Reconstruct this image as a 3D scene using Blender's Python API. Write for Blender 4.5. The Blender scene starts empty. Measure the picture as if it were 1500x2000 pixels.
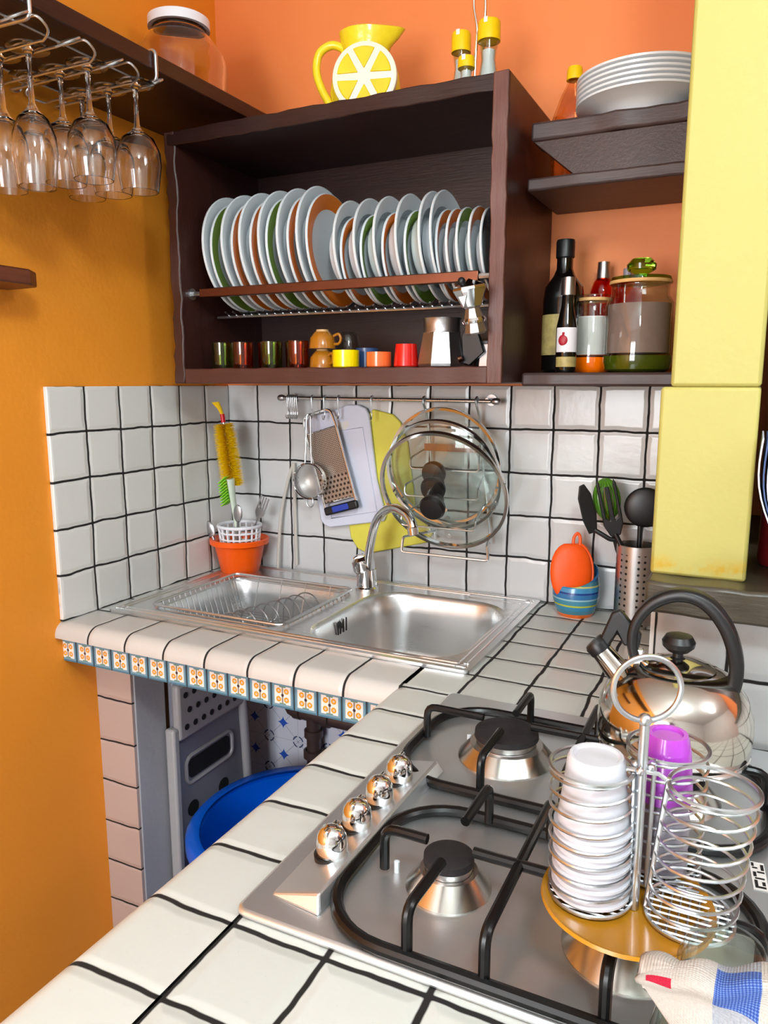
import bpy, bmesh, math, random
from mathutils import Matrix, Vector
PI = math.pi
R = math.radians
random.seed(7)
SC = bpy.context.scene
COL = SC.collection

# ------------------------------------------------------------------ camera, light, exposure
# scene unit in the builders below: 1 = one wall tile = 10 cm, z = 0 on the worktop, x to the right, y into the back wall
S = 0.1
TOP = 0.9
def W(x, y, z): return Vector((x*S, y*S, TOP + z*S))

cam = bpy.data.cameras.new('camera'); camo = bpy.data.objects.new('camera', cam); COL.objects.link(camo)
camo.location = W(13.0518, -17.0739, 5.0669)
camo.rotation_euler = (PI/2 - 0.1692, 0, 0.454)
cam.sensor_fit = 'VERTICAL'; cam.sensor_height = 24.0; cam.sensor_width = 18.0
cam.lens = 1488.86/2000*24.0
cam.clip_start = 0.02
SC.camera = camo

world = bpy.data.worlds.new('world'); SC.world = world; world.use_nodes = True
world.node_tree.nodes['Background'].inputs[0].default_value = (0.75, 0.85, 1.0, 1)
world.node_tree.nodes['Background'].inputs[1].default_value = 0.6

def area(name, loc, rot, sx, sy, power, color, shape='RECTANGLE'):
    l = bpy.data.lights.new(name, 'AREA'); l.shape = shape; l.size = sx; l.size_y = sy
    l.energy = power; l.color = color
    o = bpy.data.objects.new(name, l); o.location = loc; o.rotation_euler = rot; COL.objects.link(o)
    return o
def bulb(name, loc, power, color, r):
    l = bpy.data.lights.new(name, 'POINT'); l.energy = power; l.color = color; l.shadow_soft_size = r
    o = bpy.data.objects.new(name, l); o.location = loc; COL.objects.link(o)
bulb('ceiling_lamp_light', W(16.0, -19.5, 14.2), 37, (0.88, 0.975, 1.0), 0.14)
area('window_daylight', W(6.5, -35.6, 6.0), (R(90), 0, 0), 1.0, 1.2, 45, (0.95, 0.98, 1.0))
bulb('right_fill_light', W(27.0, -12.0, 13.5), 17, (0.97, 0.98, 1.0), 0.15)  # added fill from the right to brighten the left wall, no known lamp
SC.view_settings.view_transform = 'Standard'
SC.view_settings.look = 'None'
SC.view_settings.gamma = 1.0
SC.view_settings.use_curve_mapping = False
SC.view_settings.exposure = 0.7
try:
    SC.cycles.use_denoising = True
    SC.cycles.max_bounces = 14
    SC.cycles.transmission_bounces = 14
    SC.cycles.transparent_max_bounces = 16
    SC.cycles.caustics_reflective = False
    SC.cycles.caustics_refractive = False
    SC.cycles.sample_clamp_indirect = 6.0
except Exception:
    pass

# ------------------------------------------------------------------ materials
def newmat(name):
    m = bpy.data.materials.new(name); m.use_nodes = True
    nt = m.node_tree; b = nt.nodes['Principled BSDF']
    return m, nt, b
def node(nt, typ, ins=None, **props):
    n = nt.nodes.new(typ)
    for k, v in props.items(): setattr(n, k, v)
    for k, v in (ins or {}).items():
        sock = n.inputs[k]
        if isinstance(v, bpy.types.NodeSocket): nt.links.new(v, sock)
        else: sock.default_value = v
    return n
def mth(nt, op, a, b=None, c=None, clamp=False):
    n = nt.nodes.new('ShaderNodeMath'); n.operation = op; n.use_clamp = clamp
    for i, v in enumerate((a, b, c)):
        if v is None: continue
        if isinstance(v, bpy.types.NodeSocket): nt.links.new(v, n.inputs[i])
        else: n.inputs[i].default_value = v
    return n.outputs[0]
def mixc(nt, fac, a, b):
    n = nt.nodes.new('ShaderNodeMix'); n.data_type = 'RGBA'
    for i, v in ((0, fac), (6, a), (7, b)):
        if isinstance(v, bpy.types.NodeSocket): nt.links.new(v, n.inputs[i])
        else: n.inputs[i].default_value = v if i == 0 else (*v, 1) if len(v) == 3 else v
    return n.outputs[2]
def noise(nt, scale, detail=2.0, vec=None, rough=0.5):
    n = node(nt, 'ShaderNodeTexNoise', {'Scale': scale, 'Detail': detail, 'Roughness': rough})
    if vec is not None: nt.links.new(vec, n.inputs['Vector'])
    return n
def bump(nt, b, h, strength, dist):
    n = node(nt, 'ShaderNodeBump', {'Strength': strength, 'Distance': dist, 'Height': h})
    nt.links.new(n.outputs[0], b.inputs['Normal'])
def lin(c):  # sRGB 0-255 -> linear
    return tuple(((v/255)/12.92 if v/255 <= .04045 else ((v/255+.055)/1.055)**2.4) for v in c)
def plain(name, rgb, rough=0.5, metal=0.0, var=0.08, bmp=0.0, bs=60, spec=0.5, coat=0.0):
    m, nt, b = newmat(name); c = lin(rgb)
    tc = node(nt, 'ShaderNodeTexCoord').outputs['Object']
    nz = noise(nt, bs, 3, tc)
    dk = tuple(v*(1-var) for v in c); lt = tuple(min(1, v*(1+var)) for v in c)
    nt.links.new(mixc(nt, nz.outputs[0], dk, lt), b.inputs['Base Color'])
    b.inputs['Roughness'].default_value = rough; b.inputs['Metallic'].default_value = metal
    b.inputs['Specular IOR Level'].default_value = spec
    if coat: b.inputs['Coat Weight'].default_value = coat; b.inputs['Coat Roughness'].default_value = 0.08
    if bmp: bump(nt, b, nz.outputs[0], bmp, 0.002)
    return m
def glass(name, rgb=(255, 255, 255), ior=1.45, rough=0.0):
    m, nt, b = newmat(name)
    b.inputs['Base Color'].default_value = (*lin(rgb), 1)
    b.inputs['Transmission Weight'].default_value = 1.0
    b.inputs['Roughness'].default_value = rough; b.inputs['IOR'].default_value = ior
    tc = node(nt, 'ShaderNodeTexCoord').outputs['Object']
    bump(nt, b, noise(nt, 25, 1, tc).outputs[0], 0.04, 0.002)
    return m
def paint(name, rgb, rgb2, bmp=0.25):
    m, nt, b = newmat(name)
    p = node(nt, 'ShaderNodeNewGeometry').outputs['Position']
    big = noise(nt, 1.7, 3, p, 0.6)
    fine = noise(nt, 90, 4, p)
    mid = noise(nt, 9, 3, p)
    nt.links.new(mixc(nt, big.outputs[0], lin(rgb), lin(rgb2)), b.inputs['Base Color'])
    b.inputs['Roughness'].default_value = 0.55
    h = mth(nt, 'ADD', mth(nt, 'MULTIPLY', fine.outputs[0], 0.35), mid.outputs[0])
    bump(nt, b, h, bmp, 0.006)
    return m
def wood(name, rgb, rgb2, axis='X', rough=0.38, scale=1.0):
    m, nt, b = newmat(name)
    tc = node(nt, 'ShaderNodeTexCoord').outputs['Object']
    sc = {'X': (1.2, 14, 14), 'Y': (14, 1.2, 14), 'Z': (14, 14, 1.2)}[axis]
    mp = node(nt, 'ShaderNodeMapping', {'Vector': tc, 'Scale': tuple(v*scale for v in sc)})
    n1 = noise(nt, 3.0, 6, mp.outputs[0], 0.65)
    n2 = noise(nt, 14.0, 4, mp.outputs[0], 0.6)
    f = mth(nt, 'ADD', mth(nt, 'MULTIPLY', n1.outputs[0], 1.2), mth(nt, 'MULTIPLY', n2.outputs[0], 0.5))
    f = mth(nt, 'SUBTRACT', f, 0.4, clamp=True)
    nt.links.new(mixc(nt, f, lin(rgb), lin(rgb2)), b.inputs['Base Color'])
    b.inputs['Roughness'].default_value = rough
    bump(nt, b, n2.outputs[0], 0.25, 0.002)
    return m
def steel(name, axis='Y', base=0.62, rough=0.26, tint=(1, 1, 1)):
    m, nt, b = newmat(name)
    tc = node(nt, 'ShaderNodeTexCoord').outputs['Object']
    sc = {'X': (2, 90, 90), 'Y': (90, 2, 90), 'Z': (90, 90, 2)}[axis]
    mp = node(nt, 'ShaderNodeMapping', {'Vector': tc, 'Scale': sc})
    n1 = noise(nt, 5.0, 4, mp.outputs[0], 0.6); n2 = noise(nt, 9.0, 3, tc)
    r = mth(nt, 'ADD', mth(nt, 'MULTIPLY', n1.outputs[0], 0.12), mth(nt, 'MULTIPLY', n2.outputs[0], 0.12))
    nt.links.new(mth(nt, 'ADD', r, rough - 0.12), b.inputs['Roughness'])
    b.inputs['Base Color'].default_value = (base*tint[0], base*tint[1], base*tint[2], 1)
    b.inputs['Metallic'].default_value = 1.0
    bump(nt, b, n1.outputs[0], 0.05, 0.001)
    return m
def tiles(name, ua, u0, pu, va, v0, pv, rgb, rough=0.3, gw=0.028, wob=0.05, grout=(20, 17, 17), only=None, relief=0.25):
    """rustic glazed tiles with wavy dark joints; u, v are world axes, offsets in tile units"""
    m, nt, b = newmat(name)
    p = node(nt, 'ShaderNodeNewGeometry').outputs['Position']
    sep = node(nt, 'ShaderNodeSeparateXYZ', {'Vector': p}).outputs
    idx = {'X': 0, 'Y': 1, 'Z': 2}
    def coord(a, o, pitch):
        off = TOP if a == 'Z' else 0
        v = mth(nt, 'SUBTRACT', sep[idx[a]], off + o*S)
        return mth(nt, 'DIVIDE', v, pitch*S)
    wn = node(nt, 'ShaderNodeTexNoise', {'Scale': 13.0, 'Detail': 2.5, 'Roughness': 0.55, 'Vector': p})
    ws = node(nt, 'ShaderNodeSeparateColor', {'Color': wn.outputs['Color']}).outputs
    ds = []; cs = []
    for i, (a, o, pt) in enumerate(((ua, u0, pu), (va, v0, pv))):
        if only is not None and only != i: continue
        c = coord(a, o, pt)
        cs.append(c)
        cw = mth(nt, 'ADD', c, mth(nt, 'MULTIPLY', mth(nt, 'SUBTRACT', ws[i], 0.5), wob*2.2))
        ds.append(mth(nt, 'PINGPONG', cw, 0.5))
    d = ds[0] if len(ds) == 1 else mth(nt, 'SMOOTH_MIN', ds[0], ds[1], 0.03)
    mr = node(nt, 'ShaderNodeMapRange', {'Value': d, 'From Min': gw*0.75, 'From Max': gw*1.2})
    mask = mr.outputs[0]
    edge = node(nt, 'ShaderNodeMapRange', {'Value': d, 'From Min': gw*0.6, 'From Max': gw*4.5}, interpolation_type='SMOOTHSTEP').outputs[0]
    # tone per tile
    cell = node(nt, 'ShaderNodeCombineXYZ', {0: mth(nt, 'FLOOR', cs[0]), 1: mth(nt, 'FLOOR', cs[-1])})
    wnz = node(nt, 'ShaderNodeTexWhiteNoise', {'Vector': cell.outputs[0]})
    c = lin(rgb)
    tone = mixc(nt, wnz.outputs['Value'], tuple(v*0.93 for v in c), tuple(min(1, v*1.04) for v in c))
    spots = noise(nt, 230, 3, p, 0.7)
    sp = node(nt, 'ShaderNodeMapRange', {'Value': spots.outputs[0], 'From Min': 0.66, 'From Max': 0.74}).outputs[0]
    tone = mixc(nt, mth(nt, 'MULTIPLY', sp, 0.35), tone, tuple(v*0.6 for v in c))
    nt.links.new(mixc(nt, mask, lin(grout), tone), b.inputs['Base Color'])
    rr = node(nt, 'ShaderNodeMapRange', {'Value': mask, 'To Min': 0.85, 'To Max': rough}).outputs[0]
    nt.links.new(rr, b.inputs['Roughness'])
    hn = noise(nt, 42, 3, p, 0.55)
    h = mth(nt, 'ADD', edge, mth(nt, 'MULTIPLY', hn.outputs[0], relief))
    bump(nt, b, h, 0.38, 0.004)
    return m

def thin(name, rgb=(255, 255, 255), refl=1.0, ior=1.5):
    """thin-walled glass: tinted see-through with a fresnel gloss"""
    m = bpy.data.materials.new(name); m.use_nodes = True; nt = m.node_tree
    nt.nodes.remove(nt.nodes['Principled BSDF']); out = nt.nodes['Material Output']
    tr = node(nt, 'ShaderNodeBsdfTransparent', {'Color': (*lin(rgb), 1)})
    gl = node(nt, 'ShaderNodeBsdfGlossy', {'Roughness': 0.02})
    bf = node(nt, 'ShaderNodeNewGeometry').outputs['Backfacing']
    fr = node(nt, 'ShaderNodeFresnel', {'IOR': mth(nt, 'ADD', ior, mth(nt, 'MULTIPLY', bf, 1.0/ior-ior))})
    fac = mth(nt, 'MULTIPLY', fr.outputs[0], refl, clamp=True)
    mx = node(nt, 'ShaderNodeMixShader', {0: fac, 1: tr.outputs[0], 2: gl.outputs[0]})
    nt.links.new(mx.outputs[0], out.inputs['Surface'])
    return m
M = {}
M['orange_left'] = paint('orange_paint_left', (244, 154, 42), (234, 140, 30))
M['orange_back'] = paint('orange_paint_back', (242, 142, 78), (236, 130, 66), 0.12)
M['yellow'] = paint('yellow_paint', (180, 174, 100), (177, 166, 84), 0.2)
nt = M['yellow'].node_tree; b = nt.nodes['Principled BSDF']
p_ = node(nt, 'ShaderNodeNewGeometry').outputs['Position']
sp_ = node(nt, 'ShaderNodeSeparateXYZ', {'Vector': p_}).outputs
h_ = mth(nt, 'ABSOLUTE', mth(nt, 'SUBTRACT', sp_[2], TOP + 0.252))
nz_ = noise(nt, 26, 4, p_, 0.65)
st_ = mth(nt, 'MULTIPLY', node(nt, 'ShaderNodeMapRange', {'Value': h_, 'From Min': 0.018, 'From Max': 0.0}).outputs[0],
          node(nt, 'ShaderNodeMapRange', {'Value': nz_.outputs[0], 'From Min': 0.45, 'From Max': 0.6}).outputs[0])
old_ = b.inputs['Base Color'].links[0].from_socket
nt.links.new(mixc(nt, st_, old_, lin((186, 152, 20))), b.inputs['Base Color'])
M['cream_wall'] = paint('white_plaster', (228, 234, 238), (220, 226, 230))
M['plaster'] = paint('grey_plaster', (176, 176, 182), (160, 160, 166))
M['floor'] = tiles('floor_tiles', 'X', 0, 3, 'Y', 0, 3, (176, 168, 158), 0.4)
WHITE = (226, 224, 220)
M['tile_back'] = tiles('wall_tiles_back', 'X', 0.947, 1.0, 'Z', 0, 1.0, (210, 211, 212), 0.22, gw=0.026)
M['tile_left'] = tiles('wall_tiles_left', 'Y', 0, 1.0043, 'Z', 0, 1.0, WHITE, 0.24, gw=0.026)
M['tile_knee'] = tiles('wall_tiles_knee', 'X', 11.93, 1.0, 'Z', 0, 1.0, (200, 200, 200), 0.3)
M['tile_leg'] = tiles('leg_tiles', 'X', -3, 20, 'Z', 0, 1.02, (190, 168, 160), 0.4, gw=0.022)
CREAM = (204, 206, 200)
M['top_main'] = tiles('worktop_tiles', 'X', 8.93, 1.007, 'Y', -1.06, 0.985, CREAM, 0.3, gw=0.03, wob=0.055)
M['top_nose'] = tiles('worktop_edge_tiles', 'X', 0.86, 1.01, 'Y', 0, 1, (204, 200, 195), 0.28, gw=0.024, wob=0.03, only=0)
M['top_pen'] = tiles('peninsula_edge_tiles', 'X', 0, 1, 'Y', -1.06, 0.985, CREAM, 0.3, gw=0.03, wob=0.05, only=1)
M['dark_wood'] = wood('dark_stained_wood', (28, 13, 12), (52, 25, 22), 'X')
M['dark_wood_y'] = wood('dark_stained_wood_y', (38, 18, 14), (62, 30, 20), 'Y')
M['dark_wood_z'] = wood('dark_stained_wood_z', (42, 19, 15), (70, 35, 28), 'Z')
M['edge_wood'] = wood('worn_edge_wood', (78, 44, 38), (114, 72, 62), 'Z', 0.45)
M['edge_wood_x'] = wood('brown_edge_wood', (64, 30, 21), (84, 44, 33), 'X', 0.45)
M['shelf_wood'] = wood('grey_brown_wood', (52, 38, 37), (82, 64, 62), 'X', 0.45)
M['small_wood'] = wood('reddish_wood', (70, 34, 22), (128, 66, 40), 'Y', 0.4)
M['sill'] = wood('dark_sill_wood', (52, 46, 36), (84, 76, 62), 'X', 0.3)
M['steel'] = steel('brushed_steel_sink', 'X', 0.82, 0.3, (.97, .99, 1.0))
M['steel_hob'] = steel('brushed_steel_hob', 'X', 0.74, 0.33, (.96, .985, 1.0))
M['steel_hob'].node_tree.nodes['Principled BSDF'].inputs['Metallic'].default_value = 0.86
M['steel_v'] = steel('brushed_steel_upright', 'Z', 0.62, 0.26)
M['chrome'] = plain('chrome', (232, 232, 232), 0.06, 1.0, 0.02)
M['wire'] = plain('steel_wire', (204, 208, 212), 0.3, 1.0, 0.05)
M['alu'] = plain('worn_aluminium', (186, 184, 186), 0.34, 1.0, 0.16, 0.2, 40)
M['alu_rust'] = plain('copper_stained_metal', (118, 80, 64), 0.3, 1.0, 0.25, 0.1, 18)
M['kettle'] = plain('polished_steel', (206, 200, 190), 0.09, 1.0, 0.04)
M['burner_steel'] = plain('worn_burner_steel', (196, 192, 184), 0.24, 1.0, 0.1)
M['black'] = plain('black_enamel', (10, 10, 11), 0.3, 0, 0.1, spec=0.35)
M['black_matte'] = plain('black_plastic', (17, 17, 19), 0.4, 0, 0.15)
M['iron'] = plain('burnt_iron', (34, 30, 32), 0.65, 0.2, 0.5, 0.5, 90)
M['white_cer'] = plain('white_porcelain', (226, 232, 236), 0.14, 0, 0.02, coat=0.3)
M['white_plastic'] = plain('white_plastic', (238, 238, 244), 0.3, 0, 0.02)
M['cup_plastic'] = plain('translucent_white_plastic', (222, 222, 230), 0.25, 0, 0.02)
M['cup_plastic'].node_tree.nodes['Principled BSDF'].inputs['Transmission Weight'].default_value = 0.18
M['board_white'] = plain('white_board_plastic', (218, 222, 240), 0.45, 0, 0.02)
M['board_yellow'] = plain('yellow_board_plastic', (226, 218, 84), 0.45, 0, 0.04)
M['orange_band'] = plain('orange_glaze', (222, 120, 36), 0.2, 0, 0.05)
M['green_band'] = plain('green_glaze', (116, 148, 56), 0.2, 0, 0.05)
M['grey_band'] = plain('dark_grey_glaze', (90, 92, 94), 0.25, 0, 0.05)
M['yellow_cer'] = plain('yellow_glaze', (240, 214, 40), 0.22, 0, 0.1, 0.35, 70, coat=0.3)
M['yellow_seg'] = plain('lemon_segment_glaze', (240, 204, 18), 0.22, 0, 0.15, 0.2, 30)
M['rind'] = plain('pale_rind_glaze', (238, 236, 214), 0.25, 0, 0.03)
M['yellow_cap'] = plain('yellow_plastic', (244, 200, 8), 0.35, 0, 0.04)
M['salt'] = plain('white_salt', (232, 230, 234), 0.8, 0, 0.05, 0.3, 200)
M['glass'] = thin('clear_glass', (244, 248, 246))
M['glass_solid'] = glass('clear_crystal')
M['glass_grn'] = thin('green_glass', (196, 224, 130), 1.2)
M['glass_grn_knob'] = glass('green_glass_knob', (140, 210, 50))
M['glass_grn_dk'] = plain('dark_green_glass_base', (60, 74, 10), 0.08, 0, 0.1, coat=0.5)
M['glass_amber'] = thin('amber_glass', (240, 170, 90), 1.6)
M['glass_red'] = thin('red_brown_glass', (220, 120, 80), 1.6)
M['glass_olive'] = thin('olive_green_glass', (200, 214, 130), 1.6)
M['glass_orange'] = thin('orange_red_glass', (244, 110, 60), 1.5)
M['glass_dark'] = plain('black_bottle_glass', (8, 8, 8), 0.05, 0, 0.1, coat=0.8)
M['lid_glass'] = thin('lid_glass', (251, 253, 252), 1.0)
M['pet'] = thin('clear_amber_plastic', (252, 236, 214), 1.2)
M['brown_cer'] = plain('honey_brown_glaze', (172, 108, 22), 0.18, 0, 0.12, coat=0.5)
M['brown_rim'] = plain('pale_brown_glaze', (200, 160, 110), 0.3, 0, 0.1)
M['cup_yellow'] = plain('cup_yellow_glaze', (250, 224, 0), 0.2, 0, 0.02, coat=0.4)
M['cup_blue'] = plain('cup_blue_glaze', (52, 78, 122), 0.25, 0, 0.05)
M['cup_orange'] = plain('cup_orange_glaze', (246, 112, 52), 0.2, 0, 0.04, coat=0.4)
M['cup_red'] = plain('cup_red_glaze', (222, 28, 20), 0.2, 0, 0.03, coat=0.4)
M['pot_orange'] = plain('orange_plastic', (255, 92, 0), 0.28, 0, 0.02)
M['silicone'] = plain('orange_silicone', (255, 88, 8), 0.5, 0, 0.04, 0.2, 120)
M['bristle'] = plain('yellow_bristles', (252, 206, 0), 0.55, 0, 0.08)
M['brush_grn'] = plain('lime_bristles', (150, 226, 60), 0.5, 0, 0.08)
M['brush_handle'] = plain('pale_green_plastic', (212, 224, 206), 0.35, 0, 0.02)
M['red'] = plain('red_plastic', (214, 22, 34), 0.35, 0, 0.03)
M['blue_plastic'] = plain('blue_plastic', (0, 92, 214), 0.3, 0, 0.03)
M['blue_patch'] = plain('blue_rubber', (32, 60, 170), 0.5, 0, 0.05)
M['purple'] = plain('purple_plastic', (176, 66, 196), 0.22, 0, 0.03, coat=0.4)
M['grey_cup'] = plain('grey_plastic', (150, 144, 156), 0.4, 0, 0.05)
M['stool'] = plain('grey_stool_plastic', (128, 128, 140), 0.45, 0, 0.04)
M['stool_lt'] = plain('light_grey_plastic', (164, 162, 164), 0.4, 0, 0.04)
M['hole'] = plain('dark_hole', (8, 8, 9), 0.8, 0, 0.05)
M['pipe'] = plain('dark_brown_pipe', (74, 58, 54), 0.4, 0.2, 0.15)
M['amber_dish'] = plain('amber_plastic', (184, 124, 26), 0.25, 0, 0.06, coat=0.3)
M['band_wood'] = plain('pale_wood_seal', (222, 176, 112), 0.5, 0, 0.1)
M['flour'] = plain('pale_pink_flour', (250, 236, 234), 0.8, 0, 0.03)
M['cocoa'] = plain('mauve_grey_powder', (158, 128, 122), 0.85, 0, 0.1, 0.2, 80)
M['orange_base'] = plain('orange_glass_base', (250, 112, 0), 0.1, 0, 0.05, coat=0.4)
M['label_white'] = plain('paper_label', (230, 226, 232), 0.5, 0, 0.03)
M['label_gold'] = plain('floral_label', (168, 150, 92), 0.5, 0, 0.6, 0, 70)
M['pomegranate'] = plain('dark_red_print', (168, 22, 44), 0.45, 0, 0.1)
M['paper'] = plain('blue_white_paper', (216, 222, 240), 0.6, 0, 0.03)
M['ink_blue'] = plain('dark_blue_paper', (60, 84, 130), 0.6, 0, 0.05)
M['red_velvet'] = plain('dark_red_glass', (110, 20, 26), 0.3, 0, 0.3)
M['coral'] = plain('coral_red', (222, 66, 48), 0.6, 0, 0.2)
M['print_white'] = plain('white_print', (232, 228, 224), 0.5, 0, 0.03)
M['print_black'] = plain('black_print', (22, 20, 20), 0.5, 0, 0.05)

def striped():
    m, nt, b = newmat('striped_blue_glaze')
    tc = node(nt, 'ShaderNodeTexCoord').outputs['Object']
    z = node(nt, 'ShaderNodeSeparateXYZ', {'Vector': tc}).outputs[2]
    f = mth(nt, 'DIVIDE', z, 0.09)
    cr = node(nt, 'ShaderNodeValToRGB', {'Fac': f})
    cr.color_ramp.interpolation = 'CONSTANT'
    stops = [(0, (226, 106, 34)), (.1, (70, 130, 150)), (.2, (58, 134, 176)), (.3, (190, 196, 60)), (.34, (70, 140, 166)), (.46, (150, 190, 200)), (.5, (48, 112, 168)),
             (.62, (24, 52, 128)), (.66, (60, 140, 186)), (.78, (196, 200, 120)), (.82, (70, 130, 150)), (.92, (40, 100, 150))]
    els = cr.color_ramp.elements
    els[0].position = 0; els[0].color = (*lin(stops[0][1]), 1)
    els[1].position = stops[1][0]; els[1].color = (*lin(stops[1][1]), 1)
    for pz, c in stops[2:]:
        e = els.new(pz); e.color = (*lin(c), 1)
    nt.links.new(cr.outputs[0], b.inputs['Base Color'])
    b.inputs['Roughness'].default_value = 0.25; b.inputs['Coat Weight'].default_value = 0.4
    return m
M['striped'] = striped()

def frieze_mat():
    """small painted border tile: blue frame, white field, four orange scrolls, dark centre"""
    m, nt, b = newmat('painted_frieze_tile')
    p = node(nt, 'ShaderNodeNewGeometry').outputs['Position']
    sep = node(nt, 'ShaderNodeSeparateXYZ', {'Vector': p}).outputs
    u = mth(nt, 'SUBTRACT', mth(nt, 'FRACT', mth(nt, 'DIVIDE', mth(nt, 'SUBTRACT', sep[0], -0.21*S), 0.5*S)), 0.5)
    v = mth(nt, 'DIVIDE', mth(nt, 'SUBTRACT', sep[2], TOP - 0.635*S), 0.5*S)
    au = mth(nt, 'ABSOLUTE', u); av = mth(nt, 'ABSOLUTE', v)
    mx = mth(nt, 'MAXIMUM', au, av)
    du = mth(nt, 'SUBTRACT', au, 0.17); dv = mth(nt, 'SUBTRACT', av, 0.165)
    rr = mth(nt, 'SQRT', mth(nt, 'ADD', mth(nt, 'MULTIPLY', du, du), mth(nt, 'MULTIPLY', dv, dv)))
    ring = mth(nt, 'LESS_THAN', mth(nt, 'ABSOLUTE', mth(nt, 'SUBTRACT', rr, 0.075)), 0.033)
    dot = mth(nt, 'LESS_THAN', rr, 0.02)
    cen = mth(nt, 'LESS_THAN', mth(nt, 'SQRT', mth(nt, 'ADD', mth(nt, 'MULTIPLY', u, u), mth(nt, 'MULTIPLY', v, v))), 0.06)
    stem = mth(nt, 'MULTIPLY', mth(nt, 'LESS_THAN', au, 0.035), mth(nt, 'LESS_THAN', av, 0.33))
    grn = mth(nt, 'MULTIPLY', mth(nt, 'GREATER_THAN', av, 0.3), mth(nt, 'LESS_THAN', au, 0.14))
    col = mixc(nt, ring, lin((236, 230, 226)), lin((226, 150, 40)))
    col = mixc(nt, dot, col, lin((190, 96, 30)))
    col = mixc(nt, stem, col, lin((150, 140, 130)))
    col = mixc(nt, grn, col, lin((108, 146, 132)))
    col = mixc(nt, cen, col, lin((60, 50, 58)))
    col = mixc(nt, mth(nt, 'GREATER_THAN', mx, 0.35), col, lin((112, 152, 172)))
    col = mixc(nt, mth(nt, 'GREATER_THAN', mx, 0.43), col, lin((72, 118, 142)))
    col = mixc(nt, mth(nt, 'GREATER_THAN', au, 0.48), col, lin((24, 22, 24)))
    nt.links.new(col, b.inputs['Base Color']); b.inputs['Roughness'].default_value = 0.25
    return m
M['frieze'] = frieze_mat()
def azulejo():
    """white tiles with small blue four-petal flowers, thin diagonals and dotted corners"""
    m, nt, b = newmat('blue_flower_wall_tiles')
    p = node(nt, 'ShaderNodeNewGeometry').outputs['Position']
    sep = node(nt, 'ShaderNodeSeparateXYZ', {'Vector': p}).outputs
    def cell(sock, o): return mth(nt, 'SUBTRACT', mth(nt, 'FRACT', mth(nt, 'DIVIDE', mth(nt, 'SUBTRACT', sock, o), 0.98*S)), 0.5)
    u = cell(sep[0], 0.04*S); v = cell(sep[2], TOP - 4.02*S)
    au = mth(nt, 'ABSOLUTE', u); av = mth(nt, 'ABSOLUTE', v)
    star = mth(nt, 'LESS_THAN', mth(nt, 'ADD', mth(nt, 'POWER', au, 0.62), mth(nt, 'POWER', av, 0.62)), 0.37)
    diag = mth(nt, 'LESS_THAN', mth(nt, 'ABSOLUTE', mth(nt, 'SUBTRACT', au, av)), 0.010)
    cu = mth(nt, 'SUBTRACT', 0.5, au); cv = mth(nt, 'SUBTRACT', 0.5, av)
    cr = mth(nt, 'SQRT', mth(nt, 'ADD', mth(nt, 'MULTIPLY', cu, cu), mth(nt, 'MULTIPLY', cv, cv)))
    ring = mth(nt, 'LESS_THAN', mth(nt, 'ABSOLUTE', mth(nt, 'SUBTRACT', cr, 0.16)), 0.022)
    ring = mth(nt, 'MULTIPLY', ring, mth(nt, 'GREATER_THAN', mth(nt, 'MINIMUM', cu, cv), 0.03))
    line = mth(nt, 'LESS_THAN', mth(nt, 'MINIMUM', cu, cv), 0.006)
    white = lin((214, 218, 232)); dk = lin((70, 84, 120))
    col = mixc(nt, mth(nt, 'MULTIPLY', diag, 0.6), white, dk)
    col = mixc(nt, mth(nt, 'MULTIPLY', line, 0.4), col, dk)
    col = mixc(nt, ring, col, dk)
    col = mixc(nt, star, col, lin((44, 92, 196)))
    nt.links.new(col, b.inputs['Base Color']); b.inputs['Roughness'].default_value = 0.3
    return m
M['azulejo'] = azulejo()
def perforated(name, rgb, du, dv, r, metal=1.0):
    """sheet metal of a round holder with drilled holes, drawn in the sheet"""
    m, nt, b = newmat(name)
    tc = node(nt, 'ShaderNodeTexCoord').outputs['Object']
    sep = node(nt, 'ShaderNodeSeparateXYZ', {'Vector': tc}).outputs
    ang = mth(nt, 'ARCTAN2', sep[1], sep[0])
    u = mth(nt, 'SUBTRACT', mth(nt, 'FRACT', mth(nt, 'MULTIPLY', ang, du/(2*PI))), 0.5)
    v = mth(nt, 'SUBTRACT', mth(nt, 'FRACT', mth(nt, 'DIVIDE', sep[2], dv)), 0.5)
    pr = 2*PI*0.042/du
    uu = mth(nt, 'MULTIPLY', u, pr/dv)
    rr = mth(nt, 'SQRT', mth(nt, 'ADD', mth(nt, 'MULTIPLY', uu, uu), mth(nt, 'MULTIPLY', v, v)))
    grp = mth(nt, 'GREATER_THAN', mth(nt, 'FRACT', mth(nt, 'MULTIPLY', ang, du/(2*PI)/3)), 0.34)
    hole = mth(nt, 'MULTIPLY', mth(nt, 'LESS_THAN', rr, r), grp)
    hole = mth(nt, 'MULTIPLY', hole, mth(nt, 'LESS_THAN', sep[2], 0.155))
    nt.links.new(mixc(nt, hole, lin(rgb), lin((10, 10, 10))), b.inputs['Base Color'])
    nt.links.new(mth(nt, 'SUBTRACT', metal, hole, clamp=True), b.inputs['Metallic'])
    b.inputs['Roughness'].default_value = 0.32
    return m
M['perf'] = perforated('perforated_steel', (190, 186, 184), 21, 0.0135, 0.2)
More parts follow.
